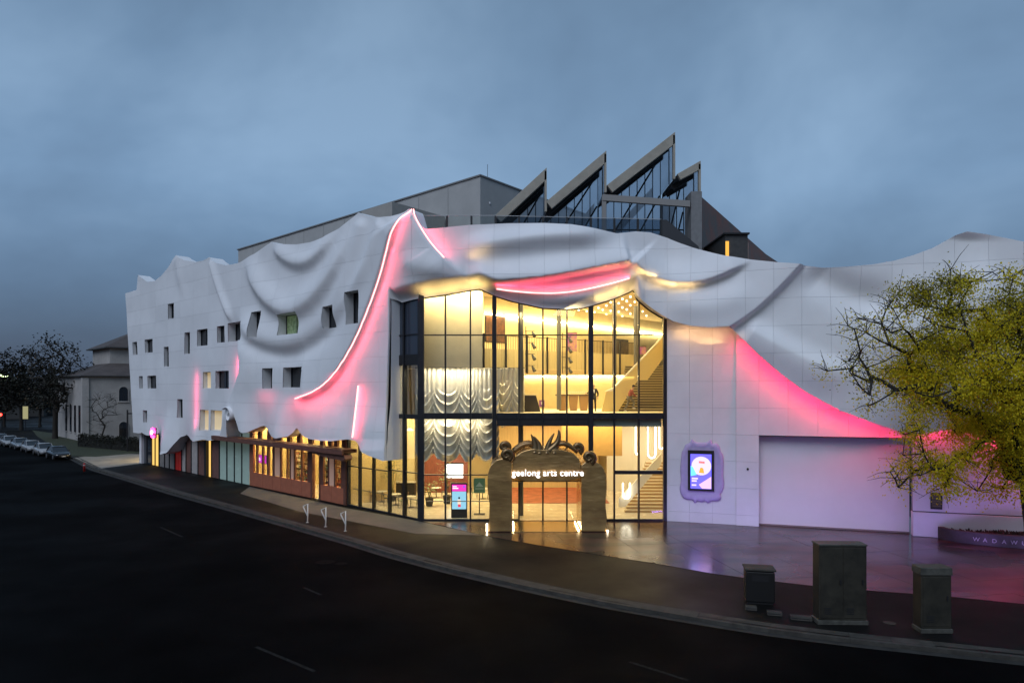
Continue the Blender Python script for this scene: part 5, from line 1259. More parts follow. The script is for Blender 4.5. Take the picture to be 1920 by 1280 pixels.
# ------------------------------------------------------------------ people
SKT = mat('skin_tone', (.46, .27, .18), rough=.5)
def skinmesh(name, verts, edges, rad, m, parent, sub=2):
    me = bpy.data.meshes.new(name); me.from_pydata(verts, edges, []); o = link(name, me, m, parent)
    md = o.modifiers.new('skin', 'SKIN'); md.use_smooth_shade = True
    for i, r_ in enumerate(rad):
        sv = me.skin_vertices[0].data[i]; sv.radius = (r_, r_) if not isinstance(r_, tuple) else r_; sv.use_root = (i == 0)
    s_ = o.modifiers.new('sub', 'SUBSURF'); s_.levels = sub; s_.render_levels = sub
    return o
def person(loc, rz, label, jacket, trouser, hairc, J):
    o = empty('person', loc, rz, label=label, cat='person')
    g = lambda *n: [J[k] for k in n]
    # body (head, neck, hands, continuous core)
    names = ['pelvis', 'belly', 'chest', 'neck', 'headlow', 'headtop', 'shl', 'ell', 'wrl', 'hal', 'shr', 'elr', 'wrr', 'har', 'hil', 'knl', 'anl', 'tol', 'hir', 'knr', 'anr', 'tor']
    E = [(0, 1), (1, 2), (2, 3), (3, 4), (4, 5), (2, 6), (6, 7), (7, 8), (8, 9), (2, 10), (10, 11), (11, 12), (12, 13), (0, 14), (14, 15), (15, 16), (16, 17), (0, 18), (18, 19), (19, 20), (20, 21)]
    Rr = [.11, .11, .12, .05, .075, .085, .05, .04, .03, .04, .05, .04, .03, .04, .07, .05, .035, .035, .07, .05, .035, .035]
    skinmesh('body', g(*names), E, Rr, SKT, o)
    jn = ['pelvis', 'belly', 'chest', 'nk', 'shl', 'ell', 'wrl', 'shr', 'elr', 'wrr']; J['nk'] = tuple(Vector(J['chest'])*.45+Vector(J['neck'])*.55)
    skinmesh('jacket', g(*jn), [(0, 1), (1, 2), (2, 3), (2, 4), (4, 5), (5, 6), (2, 7), (7, 8), (8, 9)], [(.19, .15), (.17, .13), (.18, .13), .07, .085, .065, .05, .085, .065, .05], jacket, o)
    tn = ['pelvis', 'hil', 'knl', 'anl', 'hir', 'knr', 'anr']
    skinmesh('trousers', g(*tn), [(0, 1), (1, 2), (2, 3), (0, 4), (4, 5), (5, 6)], [.15, .1, .075, .065, .1, .075, .065], trouser, o)
    for s_ in 'lr':
        a, t = Vector(J['an'+s_]), Vector(J['to'+s_]); MB().tube([tuple(a+Vector((0, .05, -.03))), tuple(a*.5+t*.5+Vector((0, 0, -.01))), tuple(t)], [.05, .055, .035], 8).build('shoe', BLACK if jacket.name.startswith('dark') else mat('pale_shoe', (.6, .58, .52)), o, smooth=True)
    hh = Vector(J['headtop']); hl = Vector(J['headlow']); c = hl*.35+hh*.65
    MB().ball(tuple(c+Vector((0, .025, .03))), (.1, .115, .105), 14, 10).build('hair', mat('hair_'+hairc, (.02, .015, .012) if hairc == 'dark' else (.3, .24, .18), rough=.8), o, smooth=True)
    f = Vector((0, -.095, 0)); MB().ball(tuple(c+f+Vector((0, 0, -.05))), (.018, .03, .025), 8, 6).build('nose', SKT, o, smooth=True)
    for s_ in (-1, 1): MB().ball(tuple(c+Vector((.035*s_, -.085, -.01))), .011, 8, 6).build('eye', BLACK, o)
    for h_ in 'lr':
        wv, hv = Vector(J['wr'+h_]), Vector(J['ha'+h_]); d = (hv-wv).normalized(); sd_ = d.cross(Vector((0, 1, .2))).normalized(); V = []; E2 = []; R2 = []
        for k, ln in enumerate((.075, .09, .095, .085)):
            b = hv+sd_*(k-1.5)*.02; V += [tuple(b), tuple(b+d*ln*.5+Vector((0, -.01, 0))), tuple(b+d*ln+Vector((0, -.03, 0)))]; E2 += [(3*k, 3*k+1), (3*k+1, 3*k+2)]; R2 += [.01, .009, .008]
        V += [tuple(hv-d*.02+sd_*-.03), tuple(hv+d*.03+sd_*-.06)]; E2 += [(12, 13)]; R2 += [.011, .009]
        fo_ = MB()
        for a_, b_ in E2: fo_.tube([V[a_], V[b_]], [R2[a_], R2[b_]], 6)
        fo_.build('fingers', SKT, o, smooth=True)
    return o
J1 = dict(pelvis=(0, 0, .95), belly=(0, 0, 1.1), chest=(0, -.01, 1.32), neck=(0, -.01, 1.5), headlow=(0, -.02, 1.58), headtop=(0, -.01, 1.7), shl=(.19, 0, 1.42), ell=(.3, .02, 1.17), wrl=(.26, -.1, .95), hal=(.25, -.13, .87), shr=(-.19, 0, 1.42), elr=(-.36, -.05, 1.22), wrr=(-.52, -.2, 1.16), har=(-.58, -.24, 1.15), hil=(.1, 0, .9), knl=(.11, -.02, .5), anl=(.12, .02, .08), tol=(.13, -.15, .035), hir=(-.1, 0, .9), knr=(-.12, -.02, .5), anr=(-.13, .02, .08), tor=(-.15, -.15, .035))
B = at(1113, 765, 45.2); person((B.x, 45.2, zb1), .1, 'person in dark suit reaching to the bar table, half behind a dark column', mat('dark_suit', (.02, .02, .024), rough=.8), mat('dark_trousers', (.02, .02, .022), rough=.8), 'light', J1)
MB().prism([(-.04, -.135, 1.44), (.04, -.135, 1.44), (.015, -.15, 1.2), (-.015, -.15, 1.2)], (0, -.004, 0)).build('shirt', mat('white_shirt', (.8, .8, .78)), [x for x in bpy.data.objects if x.name == 'person'][0])
J2 = dict(pelvis=(0, 0, .95), belly=(.05, 0, 1.1), chest=(.13, 0, 1.3), neck=(.2, 0, 1.47), headlow=(.24, 0, 1.54), headtop=(.27, 0, 1.66), shl=(.12, -.19, 1.38), ell=(.2, -.25, 1.12), wrl=(.38, -.22, 1.02), hal=(.45, -.21, 1.02), shr=(.12, .19, 1.38), elr=(-.02, .25, 1.13), wrr=(.05, .25, .92), har=(.08, .25, .85), hil=(.02, -.09, .9), knl=(.3, -.1, .62), anl=(.2, -.1, .27), tol=(.36, -.1, .22), hir=(-.02, .09, .9), knr=(-.1, .1, .5), anr=(-.32, .1, .1), tor=(-.18, .1, .04))
B = at(1180, 766, 44.2); person((B.x, 44.1, zb1), 0, 'person in red checked shirt stepping onto the dark upper stair', mat('red_check_shirt', (.35, .08, .05), col2=(.18, .05, .04), nscale=14, rough=.8), mat('grey_trousers', (.16, .14, .11), rough=.8), 'dark', J2)
# ------------------------------------------------------------------ street things near the viewer
STEEL = mat('white_painted_steel', (.72, .71, .68), rough=.4)
for k, (px, py, wh) in enumerate([(577, 979, 'farthest from'), (611, 987, 'second from'), (648, 995, 'nearest to')]):
    p = gp(px, py); o = empty('bike_hoop', (p.x, p.y, 0), -.35, label='triangular steel bike hoop on the footpath, %s the corner glass' % ['farthest from', 'middle of three before', 'nearest to'][k], cat='bike hoop', group='bike hoops')
    MB().tube([(-.02, 0, 0), (0, 0, .42), (.0, 0, 1.12), (-.32, 0, .95), (-.3, 0, .88), (0, 0, .36)], .036, 8).build('tube', STEEL, o, smooth=True); MB().lathe([(.09, 0), (.09, .012), (.03, .012)], (-.02, 0, 0), 14).build('foot_plate', STEEL, o)
CAB = mat('cabinet_paint', (.024, .021, .014), rough=.55, noise=.35, nscale=1.8, bump=.05, bscale=8)
CABT = mat('cabinet_lid', (.06, .058, .048), rough=.6, noise=.3, nscale=5)
def cabinet(px, pyb, wpx, pyt, dep, rz, label, lid=.06):
    p = gp(px, pyb); s_ = FPX/p.y; w_ = wpx/s_/2; h_ = HC+(HY-pyt)/s_
    o = empty('service_cabinet', (p.x, p.y+dep/2, 0), rz, label=label, cat='cabinet')
    box('plinth', -w_*1.08, w_*1.04, -dep/2-.06, dep/2, 0, .14, CABT, o, .01)
    box('body', -w_, w_, -dep/2, dep/2, .141, h_-lid, CAB, o, .02); box('lid', -w_-.02, w_+.02, -dep/2-.03, dep/2+.03, h_-lid+.001, h_, CABT, o, .012)
    n = 2 if w_ > .6 else 1
    for k in range(n):
        x0 = -w_+.05+k*(2*w_-.1)/n; d = box('door', x0+.01, x0+(2*w_-.1)/n-.01, -dep/2-.018, -dep/2-.001, .22, h_-lid-.06, CAB, o, .006)
        box('handle', x0+(2*w_-.1)/n-.12, x0+(2*w_-.1)/n-.08, -dep/2-.05, -dep/2-.019, h_*.5, h_*.5+.16, BLACK, d)
        for j in range(4): box('vent', x0+.12, x0+.36, -dep/2-.024, -dep/2-.019, .35+j*.06, .38+j*.06, BLACK, d)
cabinet(1581, 1170, 88, 1020, .55, -.03, 'large olive grey service cabinet on the dark footpath'); cabinet(1756, 1186, 56, 1064, .5, -.02, 'narrow grey service cabinet with pale lid near the kerb', .24)
p = gp(1430, 1133); o = empty('street_bin', (p.x, p.y+.35, 0), -.2, label='dark street bin with pale slab top left of the large cabinet', cat='bin')
box('body', -.52, .5, -.35, .35, .08, 1.2, mat('bin_dark', (.006, .006, .006), rough=.5), o, .03); box('top', -.56, .54, -.4, .4, 1.24, 1.31, CONC, o, .015); box('foot', -.45, .45, -.3, .3, 0, .079, BLACK, o)
for x in (-.45, .43): box('corner_post', x-.03, x+.03, -.33, -.27, 1.2, 1.24, BLACK, o)
box('opening', -.3, .28, -.356, -.351, .85, 1.08, BLACK, o)
for k, (px, py, w_) in enumerate([(1408, 1142, .4), (1452, 1152, .5), (1502, 1161, .7)]):
    p = gp(px, py); o = empty('concrete_block', (p.x, p.y, 0), -.25, label='low concrete block beside the kerb, %s of the three' % ['smallest', 'middle', 'longest'][k], cat='block', group='concrete blocks by the kerb')
    MB().prism([(-w_/2, -.12, 0), (w_/2, -.12, 0), (w_/2, -.08, .13), (-w_/2, -.08, .13)], (0, .22, 0)).build('block', CONC, o, bevel=.015); box('groove', -w_/2+.03, w_/2-.03, -.115, -.096, .055, .075, BLACK, o)
# ------------------------------------------------------------------ planter, poster board, ground
a_c = W3.sz(1900, 1010, .6)[0]; PLN = mat('planter_stone', (.035, .028, .025), rough=.7, noise=.25, nscale=3, bump=.15, bscale=20)
PT = empty('planter', W3.P(a_c, 0, .34), math.atan2(W3.U.y, W3.U.x), label='low curved stone planter with raised lettering against the lilac wall', cat='planter')
def arc(r0, r1, n=36): return [(-r0*math.cos(t), -r1*math.sin(t)) for t in np.linspace(0, math.pi, n)]
hP = .62; oA, iA = arc(3.35, 1.55), arc(3.05, 1.27); n = len(oA); V = []
for x, y in oA: V += [(x, y, 0), (x, y, hP)]
for x, y in iA: V += [(x, y, hP), (x, y, .4)]
F = [(2*i, 2*i+2, 2*i+3, 2*i+1) for i in range(n-1)]+[(2*i+1, 2*i+3, 2*n+2*i+2, 2*n+2*i) for i in range(n-1)]+[(2*n+2*i, 2*n+2*i+2, 2*n+2*i+3, 2*n+2*i+1) for i in range(n-1)]
F += [(0, 1, 2*n, 2*n+1), (2*n-2, 2*n-1, 4*n-2, 4*n-1)]
meshobj('rim_wall', V, F, PLN, PT)
sv = [(x, y, .47) for x, y in iA]; meshobj('soil', sv, [tuple(range(n))], mat('soil', (.03, .022, .018), rough=1, bump=.8, bscale=12), PT)
mb = MB()
for k in range(420):
    t = random.uniform(.1, math.pi-.1); q = random.uniform(.1, .95); c = Vector((-2.95*math.cos(t)*q, -1.2*math.sin(t)*q-.02, .46)); d = Vector((random.uniform(-.1, .1), random.uniform(-.1, .1), random.uniform(.08, .22))); s_ = Vector((random.uniform(-1, 1), random.uniform(-1, 1), 0)).normalized()*.05
    mb.add([c-s_*.4, c+d*.6+s_, c+d, c+d*.6-s_], [(0, 1, 2, 3)])
mb.build('ground_cover', mat('dark_red_leaf', (.06, .025, .022), rough=.7), PT, kind='stuff')
LET = mat('pale_letter', (.24, .23, .22), rough=.4)
for k, ch in enumerate('WADAWURRUNG'):
    tcv = bpy.data.curves.new('lt', 'FONT'); tcv.body = ch; tcv.size = .28; tcv.extrude = .012; tcv.align_x = 'CENTER'; to_ = bpy.data.objects.new('lt', tcv); COL.objects.link(to_); bpy.context.view_layer.update()
    me = bpy.data.meshes.new_from_object(to_.evaluated_get(bpy.context.evaluated_depsgraph_get())); bpy.data.objects.remove(to_); me.materials.clear()
    t = .95+k*.125; x, y = -3.36*math.cos(t), -1.56*math.sin(t); tx = Vector((3.36*math.sin(t), -1.56*math.cos(t))).normalized()
    l = link('letter', me, LET, PT); l.location = (x, y-.005, .2); l.rotation_euler = (R(90), 0, math.atan2(tx.y, tx.x))
a, z1 = W3.sz(1747, 924, .56); b, z0 = W3.sz(1769, 956, .56)
o = empty('poster_board', W3.P((a+b)/2, (z0+z1)/2, .31), math.atan2(W3.U.y, W3.U.x), label='small dark framed notice board on the lilac wall under the tree', cat='notice board'); w_, h_ = (b-a)/2, (z1-z0)/2
box('frame', -w_, w_, -.06, -.0, -h_, h_, BLACK, o, .01); box('sheet', -w_+.04, w_-.04, -.066, -.061, -h_+.1, h_-.04, mat('olive_sheet', (.07, .065, .03), noise=.3, nscale=6), o)
for k in range(5): box('text_line', -w_+.08, w_-.1, -.071, -.067, h_-.2-k*.13, h_-.16-k*.13, mat('dim_print', (.12, .11, .06)), o)
# ------------------------------------------------------------------ trees
def make_tree(name, label, base, targets, trunk_h, r0, bark, leaves, cat='tree', group=None, lean=(0, 0), twig=None, leaf_fn=None, jit=.35, seed=1):
    rn = random.Random(seed); nodes = [Vector((0, 0, 0))]; par = [-1]
    for k in range(1, 5): nodes.append(Vector((lean[0]*k/4+rn.uniform(-.06, .06), lean[1]*k/4, trunk_h*k/4))); par.append(k-1)
    top = len(nodes)-1; T0 = nodes[top]; targets = sorted(targets, key=lambda t: (t-T0).length); tips = []
    for t in targets:
        best = min(range(top-1 if top > 1 else 0, len(nodes)), key=lambda i: (nodes[i]-t).length+.25*(nodes[i]-T0).length*0)
        a = nodes[best]; d = t-a; m = max(1, int(d.length/.8)); prev = best
        for k in range(1, m+1):
            q = a+d*(k/m)+(Vector((rn.uniform(-jit, jit), rn.uniform(-jit, jit), rn.uniform(-jit, jit)*.7+.12*math.sin(math.pi*k/m)*d.length*.3)) if k < m else Vector())
            nodes.append(q); par.append(prev); prev = len(nodes)-1
        tips.append(prev)
    w_ = [0]*len(nodes)
    for t in tips:
        i = t
        while i >= 0: w_[i] += 1; i = par[i]
    mx_w = max(w_); rad = [max(.012, r0*(x/mx_w)**.48) for x in w_]
    o = empty(name, base, label=label, cat=cat, group=group); tr = MB(); br = MB()
    for i in range(1, len(nodes)):
        p = par[i]; ra = rad[p] if i <= top else min(rad[p], rad[i]*1.35)
        (tr if i <= top else br).tube([nodes[p], nodes[i]], [ra*(1.3 if p == 0 else 1), rad[i]], 7 if rad[i] > .05 else 4, cap=False)
    tr.build('trunk', bark, o, smooth=True); 
    for i in tips:
        if twig:
            for k in range(twig):
                d = Vector((rn.gauss(0, 1), rn.gauss(0, 1), rn.gauss(.25, .8))).normalized()*rn.uniform(.5, 1.3); br.tube([nodes[i], nodes[i]+d*.5+Vector((0, 0, .08)), nodes[i]+d], [.02, .013, .006], 4, cap=False)
    br.build('limbs', bark, o, smooth=True)
    if leaf_fn:
        acc = {}
        for i in tips: leaf_fn(nodes[i], acc, rn)
        for m, mb in acc.items(): mb.build('crown', MATS[m], o)
    return o
BARK = mat('dark_bark', (.022, .018, .014), rough=.9, noise=.3, nscale=6)
def leafy(m, c, c2, tr):
    M_ = bpy.data.materials.new(m); M_.use_nodes = True; t = M_.node_tree; t.nodes.clear(); o = t.nodes.new('ShaderNodeOutputMaterial')
    g_ = t.nodes.new('ShaderNodeNewGeometry'); r_ = t.nodes.new('ShaderNodeValToRGB'); r_.color_ramp.elements[0].color = (*c2, 1); r_.color_ramp.elements[1].color = (*c, 1)
    t.links.new(g_.outputs['Random Per Island'], r_.inputs[0]); d_ = t.nodes.new('ShaderNodeBsdfDiffuse'); l_ = t.nodes.new('ShaderNodeBsdfTranslucent'); x_ = t.nodes.new('ShaderNodeMixShader'); x_.inputs[0].default_value = tr
    t.links.new(r_.outputs[0], d_.inputs[0]); t.links.new(r_.outputs[0], l_.inputs[0]); t.links.new(d_.outputs[0], x_.inputs[1]); t.links.new(l_.outputs[0], x_.inputs[2]); t.links.new(x_.outputs[0], o.inputs[0]); MATS[m] = M_
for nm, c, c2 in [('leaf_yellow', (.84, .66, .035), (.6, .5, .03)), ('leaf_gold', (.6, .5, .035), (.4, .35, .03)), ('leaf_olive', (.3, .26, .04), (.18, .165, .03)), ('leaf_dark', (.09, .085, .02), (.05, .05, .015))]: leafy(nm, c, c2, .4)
rt = random.Random(5)
TB = Vector((23.3, 30.2, 0)); tg = []
while len(tg) < 350:
    u = Vector((rt.uniform(-1, 1), rt.uniform(-1, 1), rt.uniform(-1, 1)))
    if u.length > 1 or (u.length < .45 and rt.random() < .7): continue
    p = Vector((21.2, 30.0, 9.1))+Vector((u.x*6.0, u.y*4.2, u.z*4.4))
    lump = math.sin(p.x*1.3+2)*math.sin(p.z*1.5+p.x*.4)+.6*math.sin(p.y*1.7)
    if lump < .05 and rt.random() < .9: continue
    if p.x < 17.2 and p.z < 5.4 and rt.random() < .55: continue
    tg.append(p-TB)
for k in range(30): tg.append(Vector((rt.uniform(16.4, 22.5), rt.uniform(28.5, 31.5), rt.uniform(3.4, 5.2)))-TB)
for k in range(20): tg.append(Vector((rt.uniform(14.3, 17.0), rt.uniform(28.5, 31.5), rt.uniform(7.6, 11.0)))-TB)
def leaves_big(p, acc, rn):
    wx = p+TB; n_ = rn.randint(260, 440) if wx.x > 17.3 else rn.randint(25, 70)
    if wx.z > 12.9 and wx.x > 20.5: n_ = 10
    elif wx.z > 13.0: n_ = 40
    if wx.z < 4.6: n_ = int(n_*.75)
    warm = 1.15+(9.6-wx.z)*.19+(wx.x-19)*.05+rn.gauss(0, .5)+.7*math.sin(wx.x*1.1+wx.z*.8)  # lower leaves yellower and brighter: lamplight put into the leaf colour
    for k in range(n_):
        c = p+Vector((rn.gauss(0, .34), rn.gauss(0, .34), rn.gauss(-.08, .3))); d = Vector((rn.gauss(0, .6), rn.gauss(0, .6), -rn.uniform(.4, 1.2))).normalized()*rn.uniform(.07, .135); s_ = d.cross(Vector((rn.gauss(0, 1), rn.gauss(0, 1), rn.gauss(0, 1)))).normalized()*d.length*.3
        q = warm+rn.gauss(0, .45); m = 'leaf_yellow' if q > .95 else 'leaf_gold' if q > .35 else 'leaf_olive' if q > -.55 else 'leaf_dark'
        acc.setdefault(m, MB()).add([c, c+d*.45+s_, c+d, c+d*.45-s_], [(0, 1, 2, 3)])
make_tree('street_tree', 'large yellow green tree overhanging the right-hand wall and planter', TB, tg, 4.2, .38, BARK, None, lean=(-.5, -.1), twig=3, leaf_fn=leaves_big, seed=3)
mat('leaf_night', (.016, .017, .009), rough=.8); mat('leaf_rust', (.05, .03, .012), rough=.8)
def leaves_small(prob, sz):
    def fn(p, acc, rn):
        if rn.random() > prob: return
        for k in range(rn.randint(14, 34)):
            c = p+Vector((rn.gauss(0, .7), rn.gauss(0, .7), rn.gauss(0, .6))); d = Vector((rn.gauss(0, 1), rn.gauss(0, 1), rn.gauss(-.3, 1))).normalized()*sz; s_ = d.cross(Vector((0, .3, 1))).normalized()*sz*.35
            acc.setdefault('leaf_rust' if rn.random() < .12 else 'leaf_night', MB()).add([c, c+d*.5+s_, c+d, c+d*.5-s_], [(0, 1, 2, 3)])
    return fn
def round_tree(px, pyb, pyt, wpx, label, seed, prob=.8, sz=.4, n=120, Y=None, twig=3, name='street_tree'):
    b = gp(px, pyb); Y = b.y; s_ = FPX/Y; h_ = HC+(HY-pyt)/s_; rx = wpx/s_/2; rn = random.Random(seed); T = []
    while len(T) < n:
        u = Vector((rn.uniform(-1, 1), rn.uniform(-1, 1), rn.uniform(-1, 1)))
        if .3 < u.length < 1: T.append(Vector((u.x*rx, u.y*rx*.8, h_*.62+u.z*h_*.37)))
    return make_tree(name, label, b, T, h_*.28, h_*.022, BARK, None, twig=twig, leaf_fn=leaves_small(prob, sz) if prob else None, seed=seed, jit=.5, group='dark trees along the far street')
round_tree(103, 822, 628, 120, 'tall sparse dark tree leaning over the parked cars before the church', 11, .55, .42, 150)
round_tree(40, 806, 655, 120, 'dense dark tree at the far end of the parked row', 12, .9, .55, 130)
round_tree(8, 800, 690, 90, 'dark tree at the left edge behind the red signal', 13, .95, .6, 110)
round_tree(75, 800, 690, 80, 'dark round tree between the church and the parked row', 14, .9, .5, 110)
rn = random.Random(21); b = gp(200, 828); T = []
for k in range(46): a_ = rn.uniform(0, 6.28); q = rn.uniform(.2, 1); T.append(Vector((math.cos(a_)*q*2.6, math.sin(a_)*q*1.5, rn.uniform(2.5, 7.6)-q*.8)))
make_tree('bare_tree', 'small leafless tree standing against the pale church wall', b+Vector((0, -1.2, 0)), T, 1.2, .12, BARK, None, twig=4, seed=22)
# hedge
HE = empty('hedge', gp(215, 842), math.atan2(W1.U.y, W1.U.x)*0, label='dark clipped hedge at the foot of the church wall', cat='hedge')
mb = MB(); rh = random.Random(3)
p0_, p1_ = gp(150, 836)-gp(215, 842), gp(263, 846)-gp(215, 842)
for k in range(5200):
    t = rh.random(); c = p0_.lerp(p1_, t)+Vector((rh.uniform(-.2, .2), rh.uniform(-.7, .7), 0)); c.z = 1.5*math.sqrt(rh.random())*(1+.12*math.sin(t*30)+.08*rh.random())
    d = Vector((rh.gauss(0, 1), rh.gauss(0, 1), rh.gauss(.2, 1))).normalized()*.2; s_ = d.cross(Vector((.2, .3, 1))).normalized()*.08; mb.add([c, c+d*.5+s_, c+d, c+d*.5-s_], [(0, 1, 2, 3)])
mb.build('foliage', MATS['leaf_night'], HE)
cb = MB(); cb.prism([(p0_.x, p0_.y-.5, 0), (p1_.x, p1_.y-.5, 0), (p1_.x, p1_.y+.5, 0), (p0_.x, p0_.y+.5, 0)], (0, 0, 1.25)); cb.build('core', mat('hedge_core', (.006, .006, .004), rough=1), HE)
# ------------------------------------------------------------------ church
CHU = empty('church', gp(157, 828), 0, label='pale rendered church with stepped hipped tile roofs across the lane', cat='church')
STU = mat('stucco', (.38, .355, .33), rough=.85, noise=.12, nscale=.5, bump=.1, bscale=6); TILE = mat('roof_tile', (.075, .06, .055), rough=.85, noise=.2, nscale=.6, stretch=(1, 1, 4), bump=.5, bscale=9)
uu = Vector((-.70, .714, 0)); vv = Vector((.82, .57, 0))
def cq(a, b, z): return uu*a+vv*b+Vector((0, 0, z))
def cblock(name, a0, a1, b0, b1, z0, z1, m, par=CHU): return MB().prism([cq(a0, b0, z0), cq(a1, b0, z0), cq(a1, b1, z0), cq(a0, b1, z0)], (0, 0, z1-z0)).build(name, m, par)
def hip(name, a0, a1, b0, b1, z0, z1, ov=.5, thick=.12):
    a0 -= ov; a1 += ov; b0 -= ov; b1 += ov; r_ = min(a1-a0, b1-b0)/2
    if a1-a0 > b1-b0: rdg = [cq(a0+r_, (b0+b1)/2, z1), cq(a1-r_, (b0+b1)/2, z1)]; fs = [(0, 1, 5, 4), (1, 2, 5), (2, 3, 4, 5), (3, 0, 4)]; co = [cq(a0, b0, z0), cq(a1, b0, z0), cq(a1, b1, z0), cq(a0, b1, z0)]
    else: rdg = [cq((a0+a1)/2, b0+r_, z1), cq((a0+a1)/2, b1-r_, z1)]; co = [cq(a1, b0, z0), cq(a1, b1, z0), cq(a0, b1, z0), cq(a0, b0, z0)]; fs = [(0, 1, 5, 4), (1, 2, 5), (2, 3, 4, 5), (3, 0, 4)]
    o = meshobj(name, co+rdg, fs+[(3, 2, 1, 0)], TILE, CHU); MB().prism([co[0]-Vector((0, 0, .16)), co[1]-Vector((0, 0, .16)), co[2]-Vector((0, 0, .16)), co[3]-Vector((0, 0, .16))], (0, 0, .155)).build('gutter', mat('gutter_dark', (.05, .05, .05)), CHU); return o
cblock('wall', 0, 17, 0, 20, 0, 9.8, STU); hip('roof', 0, 17, 0, 20, 9.97, 13.6)
cblock('upper_wall', 4.5, 15, 4.5, 22, 10, 14.4, STU); hip('roof', 4.5, 15, 4.5, 22, 14.55, 17.8, .8)
cblock('corner_pier', -.25, .6, -.25, .6, 0, 9.6, STU)
def arched(bc, z0, wd, h_, nm='window'):
    w_ = empty(nm, tuple(cq(-.06, bc, z0)), parent=CHU); pts = [(-wd/2, 0), (wd/2, 0)]+[(wd/2*math.cos(t), h_-wd/2+wd/2*math.sin(t)) for t in np.linspace(0, math.pi, 10)]
    P3 = [vv*x+Vector((0, 0, z)) for x, z in pts]; MB().prism([p-uu*.02 for p in P3], tuple(uu*.06)).build('pane', DGLASS, w_); MB().prism([(-uu*.1+vv*(-wd/2-.15)+Vector((0, 0, -.15))), (-uu*.1+vv*(wd/2+.15)+Vector((0, 0, -.15))), (-uu*.1+vv*(wd/2+.15)), (-uu*.1+vv*(-wd/2-.15))], tuple(uu*.12)).build('sill', STU, w_)
    fr = [p-uu*.05 for p in P3]; MB().tube(fr+[fr[0]], .06, 5).build('frame', STU, w_); MB().tube([-uu*.03, -uu*.03+Vector((0, 0, h_))], .035, 4).build('glazing_bar', DARKM, w_)
arched(5.2, 6.0, 1.3, 2.3); arched(5.2, .3, 1.3, 2.6, 'door'); arched(12.2, 6.0, 1.3, 2.3)
for a_ in (2.4, 5.2, 8.0, 11.0): 
    w_ = empty('window', tuple(cq(a_, -.02, 1.2)), parent=CHU); MB().prism([uu*-.5, uu*.5, uu*.5+Vector((0, 0, 4.2)), uu*-.5+Vector((0, 0, 4.2))], tuple(-vv*.06)).build('pane', DGLASS, w_); MB().prism([uu*-.65-Vector((0, 0, .12)), uu*.65-Vector((0, 0, .12)), uu*.65, uu*-.65], tuple(-vv*.14)).build('sill', STU, w_)
# dim terraces closing the far street
FARW = mat('far_render', (.05, .048, .045), rough=.9)
for k, (px, Y, w_, h_, rf) in enumerate([(-40, 190, 30, 6, 3), (15, 215, 22, 7, 2.5), (62, 205, 18, 6, 3), (-140, 170, 40, 7, 3)]):
    x = (px-CX)/FPX*Y; o = empty('far_house', (x, Y, 0), .5, label='dim distant house closing the street, %s' % ['left of the red signal', 'behind the street lamp glow', 'behind the lit sign', 'outermost on the far left'][k], cat='house', group='far houses')
    box('wall', -w_/2, w_/2, 0, 10, 0, h_, FARW, o); MB().prism([(-w_/2-.4, -.4, h_), (w_/2+.4, -.4, h_), (w_/2-3, 5, h_+rf), (-w_/2+3, 5, h_+rf)], (0, .2, 0)).build('roof', TILE, o)
    for j in range(4): f_ = box('window', -w_/2+2+j*w_/4.4, -w_/2+3.4+j*w_/4.4, -.08, -.01, 1.2, 3.0, DGLASS, o); box('sill', -w_/2+1.9+j*w_/4.4, -w_/2+3.5+j*w_/4.4, -.16, -.081, 1.05, 1.19, FARW, f_)
# far wood as one mass
mb = MB(); rw_ = random.Random(9)
for k in range(9000):
    t = rw_.random(); px = -700+t*1500; Y = 300+rw_.random()*60; hh = 9+4*math.sin(t*40)+3*math.sin(t*97); c = Vector(((px-CX)/FPX*Y, Y, hh*rw_.random()**.6)); d = Vector((rw_.gauss(0, 1), 0, rw_.gauss(0, 1))).normalized()*1.6; s_ = d.cross(Vector((0, 1, 0)))*.4; mb.add([c-d*.5, c+s_, c+d*.5, c-s_], [(0, 1, 2, 3)])
mb.build('far_wood', mat('far_foliage', (.014, .016, .013), rough=1), None, label='dark belt of distant trees along the horizon', cat='trees', kind='stuff')
